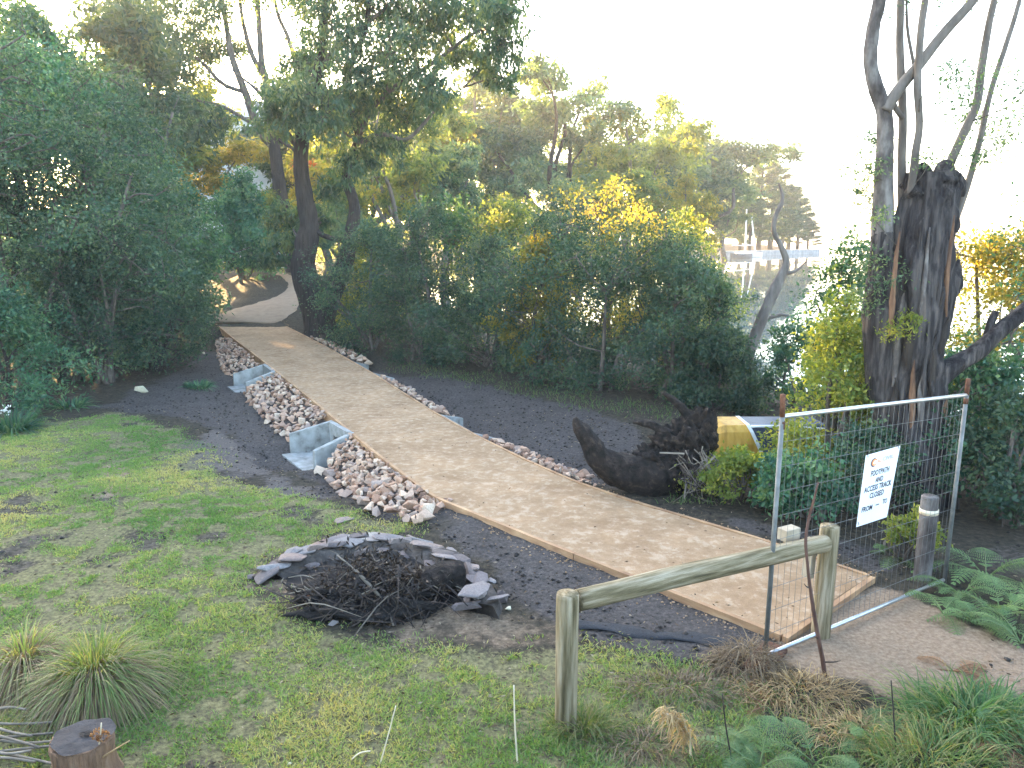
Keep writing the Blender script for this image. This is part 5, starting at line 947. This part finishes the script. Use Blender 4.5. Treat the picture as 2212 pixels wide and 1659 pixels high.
# ------------------------------------------------------------------ eucalypts and pines farther off: a few forms, each tree its own object
def proto_tree(seed, kind):
    rg = np.random.default_rng(seed); H = 10.; parts = {'trunk': MB(), 'limbs': [], 'blobs': []}; lean = rg.normal() * .6
    if kind == 'pine':
        tr = np.array([(0, 0, -.5), (rg.normal() * .1, 0, 3.5), (rg.normal() * .15, rg.normal() * .1, 7), (rg.normal() * .1, 0, 10)]); parts['trunk'].tube(tr, [.28, .22, .14, .03], 9, 20, rough=.15); C = catmull(tr, 60)
        for k in range(26):
            f = .2 + .78 * k / 25; p_ = C[int(f * 59)]; a_ = k * 2.4 + rg.normal() * .3; l_ = 3.0 * (1 - f) ** .65 + .35; d_ = np.array([math.cos(a_), math.sin(a_), .12 + .25 * f]); q = p_ + d_ * l_; mb = MB(); mb.tube([p_, p_ + d_ * l_ * .5 + [0, 0, -.08], q], [.06, .04, .015], 5, 6); parts['limbs'].append(mb)
            for t in (.5, .78, 1.0): parts['blobs'].append((p_ + d_ * l_ * t, .30 + .18 * l_ * .5, int(200 + 90 * l_)))
    else:
        th = 5.5 if kind == 'tall' else 3.6; tr = np.array([(0, 0, -.5), (lean * .2, rg.normal() * .1, th * .4), (lean * .5 + rg.normal() * .25, rg.normal() * .25, th * .75), (lean + rg.normal() * .3, rg.normal() * .3, th)]); parts['trunk'].tube(tr, [.30, .23, .19, .14], 10, 20, rough=.2, seed=seed); C = catmull(tr, 40); nl = 6 if kind != 'sparse' else 5
        for k in range(nl):
            p_ = C[int(22 + 17 * k / (nl - 1))]; a_ = k * 2.4 + rg.normal() * .5; out = (2.3 if kind != 'tall' else 1.7) * (.6 + .6 * rg.random()); top = H * (.62 + .36 * rg.random()); e_ = np.array([p_[0] + math.cos(a_) * out, p_[1] + math.sin(a_) * out, top]); m1 = p_ * .65 + e_ * .35 + np.array([math.cos(a_) * .4, math.sin(a_) * .4, -.25]) + rg.normal(size=3) * .2; m2 = p_ * .3 + e_ * .7 + rg.normal(size=3) * .35
            mb = MB(); W3 = [p_, m1, m2, e_]; mb.tube(W3, [.11, .085, .055, .02], 7, 14, rough=.2); cc = catmull(W3, 20)
            for j in range(5 if kind != 'sparse' else 3):
                s_ = cc[rg.integers(5, 19)]; q = s_ + np.array([rg.normal() * .8, rg.normal() * .8, -.9 + rg.random() * 1.7]); mb.tube([s_, (s_ + q) / 2 + rg.normal(size=3) * .12, q], [.035, .025, .01], 5, 5); parts['blobs'].append((q, .5 + .4 * rg.random(), 520 if kind != 'sparse' else 400))
            parts['blobs'].append((e_, .7, 640)); parts['limbs'].append(mb)
    P, T, _ = crown_points(parts['blobs'], rg, 45, .28 if kind != 'pine' else .4, .95 if kind != 'pine' else .35)
    Dv = unit(rg.normal(size=P.shape) + (np.array([0, 0, -1.0]) if kind != 'pine' else np.array([0, 0, .5]))); L = (.26 if kind != 'pine' else .22) * (.6 + .8 * rg.random(len(P)))
    parts['crown'] = leaf_mesh('crown', P, Dv, L, L * (.34 if kind != 'pine' else .26), T, rg); parts['tm'] = make_mesh('trunk', np.vstack(parts['trunk'].v), parts['trunk'].f, True)
    parts['lm'] = [make_mesh('limb', np.vstack(q.v), q.f, True) for q in parts['limbs']]; return parts
PR = {'tall0': proto_tree(1, 'tall'), 'tall1': proto_tree(2, 'tall'), 'wide0': proto_tree(3, 'wide'), 'wide1': proto_tree(4, 'wide'), 'sparse0': proto_tree(5, 'sparse'), 'sparse1': proto_tree(6, 'sparse'), 'pine0': proto_tree(7, 'pine'), 'pine1': proto_tree(8, 'pine')}
MESHMAT = {}
def withmat(me, mat, name, root):
    if not me.materials: me.materials.append(mat)
    o = link(name, me, None, root); o.material_slots[0].link = 'OBJECT'; o.material_slots[0].material = mat; return o
def place_tree(form, label, px, Y, top, mat, tm='bark', rz=0., wide=1., name='eucalypt_tree', group='trees beyond the path', z=None, limbs=True):
    q = D(px, 500, Y); q[2] = TZ(q[0], q[1]) if z is None else z; H = (D(px, top, Y)[2] - q[2]) / 10.; pr = PR[form]
    root = thing(name, label, 'tree', q, group); root.scale = (H * wide, H * wide, H); root.rotation_euler = (0, 0, rz)
    withmat(pr['tm'], M[tm], 'trunk', root); withmat(pr['crown'], M[mat], 'crown', root)
    if limbs:
        for l_ in pr['lm']: withmat(l_, M[tm], 'limb', root)
    return root
TREES = [ # form, photo x, distance, photo y of the top, leaf, bark, turn, width, words
    ('tall0', 10, 30, -60, 'euc', 'bark', 0, 1.1, 'tall dark tree at the upper left corner beside the sun'), ('wide0', 190, 34, -40, 'euc', 'bark', 1, 1.1, 'tree with gold lit edge just right of the sun'), ('wide1', 330, 44, 60, 'euc2', 'bark', 2, 1.2, 'olive tree on the slope behind the left shrubs'), ('wide0', 440, 47, 210, 'gold', 'bark', 4, 1.3, 'golden tree on the slope in the gap of the tall eucalypt'),
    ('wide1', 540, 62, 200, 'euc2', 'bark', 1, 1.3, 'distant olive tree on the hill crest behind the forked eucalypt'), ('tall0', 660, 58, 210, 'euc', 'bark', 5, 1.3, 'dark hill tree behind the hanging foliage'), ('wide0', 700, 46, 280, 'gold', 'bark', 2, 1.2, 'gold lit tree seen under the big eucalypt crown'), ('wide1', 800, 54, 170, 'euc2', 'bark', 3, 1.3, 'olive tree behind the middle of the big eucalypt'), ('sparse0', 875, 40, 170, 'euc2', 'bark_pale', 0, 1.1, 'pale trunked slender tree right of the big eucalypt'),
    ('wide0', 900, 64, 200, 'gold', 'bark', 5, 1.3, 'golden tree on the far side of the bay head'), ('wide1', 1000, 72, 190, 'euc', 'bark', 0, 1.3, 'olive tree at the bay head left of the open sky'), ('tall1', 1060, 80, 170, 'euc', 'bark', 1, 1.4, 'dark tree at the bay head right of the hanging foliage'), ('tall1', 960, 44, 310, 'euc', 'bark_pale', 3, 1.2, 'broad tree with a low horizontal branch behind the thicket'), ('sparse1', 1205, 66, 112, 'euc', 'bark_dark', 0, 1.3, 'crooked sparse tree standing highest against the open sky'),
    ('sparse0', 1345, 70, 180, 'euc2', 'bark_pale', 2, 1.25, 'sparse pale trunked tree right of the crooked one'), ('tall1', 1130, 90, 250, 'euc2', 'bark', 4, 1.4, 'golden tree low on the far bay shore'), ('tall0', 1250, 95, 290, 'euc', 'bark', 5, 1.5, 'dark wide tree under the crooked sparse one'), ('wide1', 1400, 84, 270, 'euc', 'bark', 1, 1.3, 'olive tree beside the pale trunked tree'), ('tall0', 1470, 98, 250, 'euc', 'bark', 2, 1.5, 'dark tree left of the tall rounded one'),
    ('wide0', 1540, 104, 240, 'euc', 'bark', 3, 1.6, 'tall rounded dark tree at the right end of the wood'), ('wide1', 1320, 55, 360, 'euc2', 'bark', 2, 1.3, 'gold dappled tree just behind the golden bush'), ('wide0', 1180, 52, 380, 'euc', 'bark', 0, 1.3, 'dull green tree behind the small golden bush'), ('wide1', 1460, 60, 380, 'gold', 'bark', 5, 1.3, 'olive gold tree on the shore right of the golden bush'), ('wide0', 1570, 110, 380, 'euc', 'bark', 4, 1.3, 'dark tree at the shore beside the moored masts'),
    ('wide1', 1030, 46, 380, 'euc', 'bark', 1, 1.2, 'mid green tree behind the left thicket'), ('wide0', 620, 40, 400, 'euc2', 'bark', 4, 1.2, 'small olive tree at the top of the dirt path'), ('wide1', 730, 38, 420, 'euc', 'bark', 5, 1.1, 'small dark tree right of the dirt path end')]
for k, (fm, a, Y, tp_, mt, tm, rz, wd_, lb) in enumerate(TREES):
    zz = None
    q = D(a, 500, Y); g_ = TZ(q[0], q[1])
    place_tree(fm, lb, a, Y, tp_, mt, tm, rz, wd_, z=max(g_, -.5))
for k, (fm, a, Y, tp_, wd_, lb) in enumerate((('pine0', 1640, 142, 335, 1.15, 'tallest pine on the point with a rounded top'), ('pine1', 1600, 138, 400, 1.1, 'pine behind the moored masts'), ('pine1', 1690, 148, 400, 1.2, 'middle pine on the point'), ('pine0', 1725, 152, 430, 1.3, 'spreading pine near the tip of the point'), ('pine0', 1560, 132, 330, 1.1, 'dark pine where the point joins the wood'), ('pine1', 1748, 154, 470, 1.4, 'outermost low pine at the tip of the point'), ('pine1', 1665, 146, 360, 1.3, 'tall pine behind the rounded one'), ('pine0', 1705, 156, 405, 1.4, 'pine set back in the middle of the point'), ('pine1', 1620, 134, 420, 1.2, 'low pine in front of the rounded one'))):
    place_tree(fm, lb, a, Y, tp_, 'pine', 'bark_dark', k * 1.3, wd_, 'pine_tree', 'pines on the point', z=-.3, limbs=True)
# hillside scrub reads as one mass
bl = []; rg = np.random.default_rng(77)
for k in range(520):
    x_ = rg.uniform(-80, 45); y_ = rg.uniform(30, 150)
    if sd_poly(np.array([x_]), np.array([y_]), SHORE)[0] < 1.5 or abs(x_) > y_ * .8 + 4 or seg_dist(np.array([x_]), np.array([y_]), FARP)[0][0] < 3.2: continue
    r_ = .9 + .9 * rg.random() + y_ * .006; bl.append(((x_, y_, TZ(x_, y_) + r_ * .6), r_, 170))
P, T, _ = crown_points(bl, rg, 30, .36, .7); L = np.interp(P[:, 1], [30, 150], [.16, .42]) * (.7 + .6 * rg.random(len(P)))
tag(link('hillside_scrub', leaf_mesh('hillside_scrub', P, unit(rg.normal(size=P.shape)), L, L * .42, T, rg), M['euc2']), 'low scrub covering the far slope and bay shore', kind='stuff')
# orange leaved shrub on the slope
q = D(657, 357, 44); shr = thing('orange_shrub', 'small orange leaved shrub on the slope right of the forked eucalypt', 'shrub', [q[0], q[1], TZ(q[0], q[1])]); crown('foliage', [(q, .45, 350), (q + [.3, 0, .1], .35, 200)], .16, .08, M['orange_leaf'], shr, rg, .1, 40, .4)
mb = MB(); mb.tube([ORG[shr.name], q], [.07, .03], 6); mb.build('stem', M['bark'], shr)

# ------------------------------------------------------------------ house on the hill, boats, sea wall, old dinghy
hq = D(500, 240, 62); hb = np.array([hq[0], hq[1], TZ(hq[0], hq[1])]); hz = max(hq[2] - 1.0, hb[2] + 1); ho = thing('hill_house', 'pale house with grey roof half hidden on the hill', 'house', hb)
mb = MB(); mb.box((hq[0], hq[1], (hb[2] + hz) / 2 - .2), (8, 6, hz - hb[2] + .6)); mb.build('wall', M['wall_house'], ho)
x0, x1, y0, y1, zt, zr = hq[0] - 4.5, hq[0] + 4.5, hq[1] - 3.5, hq[1] + 3.5, hz + .08, hz + 1.7
mb = MB(); mb.add([(x0, y0, zt), (x1, y0, zt), (x1, y1, zt), (x0, y1, zt), (x0 + 1, hq[1], zr), (x1 - 1, hq[1], zr)], [(0, 1, 5, 4), (1, 2, 5), (2, 3, 4, 5), (3, 0, 4), (3, 2, 1, 0)]); mb.build('roof', M['roof_house'], ho)
for k in (-2.4, 0, 2.4):
    mb = MB(); mb.box((hq[0] + k, hq[1] - 3.02, hz - 1.0), (1.2, .08, 1.1)); wn = mb.build('window', M['boat_white'], ho); mb = MB(); mb.box((hq[0] + k, hq[1] - 3.07, hz - 1.0), (1.0, .04, .9)); mb.build('pane', M['glass'], wn)
def boat(label, px, Y, mast_top, lean, hull):
    q = D(px, 540, Y); q[2] = -.6; root = thing('sailing_boat', label, 'boat', q); mb = MB(); V = []; n_ = 14
    for i in range(n_):
        f = i / (n_ - 1); w_ = .8 * math.sin(math.pi * min(1, .18 + f * .82)) ** .7 + .02; x_ = (f - .5) * 3.4
        for a_, z_ in ((-1, .6 + .15 * (2 * f - 1) ** 2), (-.75, .1), (0, -.25), (.75, .1), (1, .6 + .15 * (2 * f - 1) ** 2)): V.append((q[0] + x_, q[1] + a_ * w_, q[2] + z_))
    mb.add(V, [(5 * i + k, 5 * i + 5 + k, 5 * i + 6 + k, 5 * i + 1 + k) for i in range(n_ - 1) for k in range(4)] + [tuple(5 * i for i in range(n_)) + tuple(5 * i + 4 for i in range(n_ - 1, -1, -1))]); mb.build('hull', M[hull], root)
    mb = MB(); mb.box(q + [-.3, 0, .75], (1.3, .8, .35)); mb.build('cabin', M['boat_white'], root, bevel=.1)
    t_ = D(px + lean, mast_top, Y); mb = MB(); mb.tube([q + [.5, 0, .8], [t_[0] + .5, t_[1], t_[2]]], [.14, .10], 7); mb.build('mast', M['boat_white'], root); mb = MB(); mb.tube([q + [.5, 0, 1.9], q + [-1.6, 0, 2.0]], [.09, .08], 6); mb.build('boom', M['boat_white'], root)
boat('moored boat with a white upright mast below the pines', 1603, 122, 452, 3, 'hull_red'); boat('moored boat with a reddish leaning mast beside the white one', 1625, 126, 468, -8, 'boat_white')
mb = MB(); a_, b_ = D(1560, 540, 128), D(1765, 540, 150); mb.slab(a_, b_, -1, .35, -1, .2, 1.2); w_ = mb.build('sea_wall', M['seawall'], None, loc=(a_[0], a_[1], -1)); tag(w_, 'low blue grey stone sea wall along the point', 'sea wall')
# dinghy lying by the shore bushes
YD = 10.9; dl_ = D(1549, 975, YD); dg = thing('old_dinghy', 'upturned yellow dinghy with white stripe and dark blue cover behind the bushes', 'dinghy', [dl_[0], YD, TZ(dl_[0], YD)])
def loft(name, px0, px1, slope0, slope1, mat, dy=0., top=921, grow=0.):
    V = []; n_ = 10; gz = D(1600, 1010, YD)[2]
    prof = [(-1.0, 0), (-1.0, .55), (-.93, .85), (-.75, 1.0), (.75, 1.0), (.93, .85), (1.0, .55), (1.0, 0)]
    mb = MB()
    for i in range(n_):
        f = i / (n_ - 1)
        for (dp, hh_) in prof:
            zt = D(1600, top, YD)[2]; z_ = gz + (zt - gz) * hh_; sl = (1 - hh_); xp = px0 + slope0 * sl + (px1 + slope1 * sl - px0 - slope0 * sl) * f
            end = 1.0
            if name == 'stern': end = .9 + .1 * sstep(0, .3, f); z_ = gz + (z_ - gz) * (.82 + .18 * math.sqrt(min(1, f * 3.5)))
            V.append((D(xp, 900, YD)[0], YD + .35 + dp * (.36 + grow) * end + dy, z_ + grow * hh_))
    m_ = len(prof); mb.add(V, [(m_ * i + k, m_ * i + m_ + k, m_ * i + m_ + 1 + k, m_ * i + 1 + k) for i in range(n_ - 1) for k in range(m_ - 1)] + [tuple(range(m_))[::-1], tuple(m_ * (n_ - 1) + k for k in range(m_))]); return mb.build(name, mat, dg, bevel=.01)
loft('stern', 1547, 1617, -6, 46, M['boat_yellow']); loft('stripe', 1616, 1624, 46, 46, M['boat_white'], grow=.008); loft('cover', 1623, 1790, 46, 30, M['boat_blue'])
mb = MB(); mb.tube([D(1622, 921, YD + .02), D(1700, 922, YD), D(1792, 928, YD)], [.022, .022, .02], 8, 10); mb.build('gunwale', M['boat_white'], dg, smooth=True)

# ------------------------------------------------------------------ the hazy air
hz_ = bpy.data.materials.new('morning_haze'); hz_.use_nodes = True; nt = hz_.node_tree; nt.nodes.clear()
ou = nt.nodes.new('ShaderNodeOutputMaterial'); pv = nt.nodes.new('ShaderNodeVolumePrincipled')
pv.inputs['Color'].default_value = (.93, .96, 1.0, 1); pv.inputs['Density'].default_value = HAZE; pv.inputs['Anisotropy'].default_value = .25
nt.links.new(pv.outputs[0], ou.inputs['Volume'])
mb = MB(); mb.box((1550, 2900, 14), (5200, 6500, 38)); tag(mb.build('haze', hz_), kind='stuff')
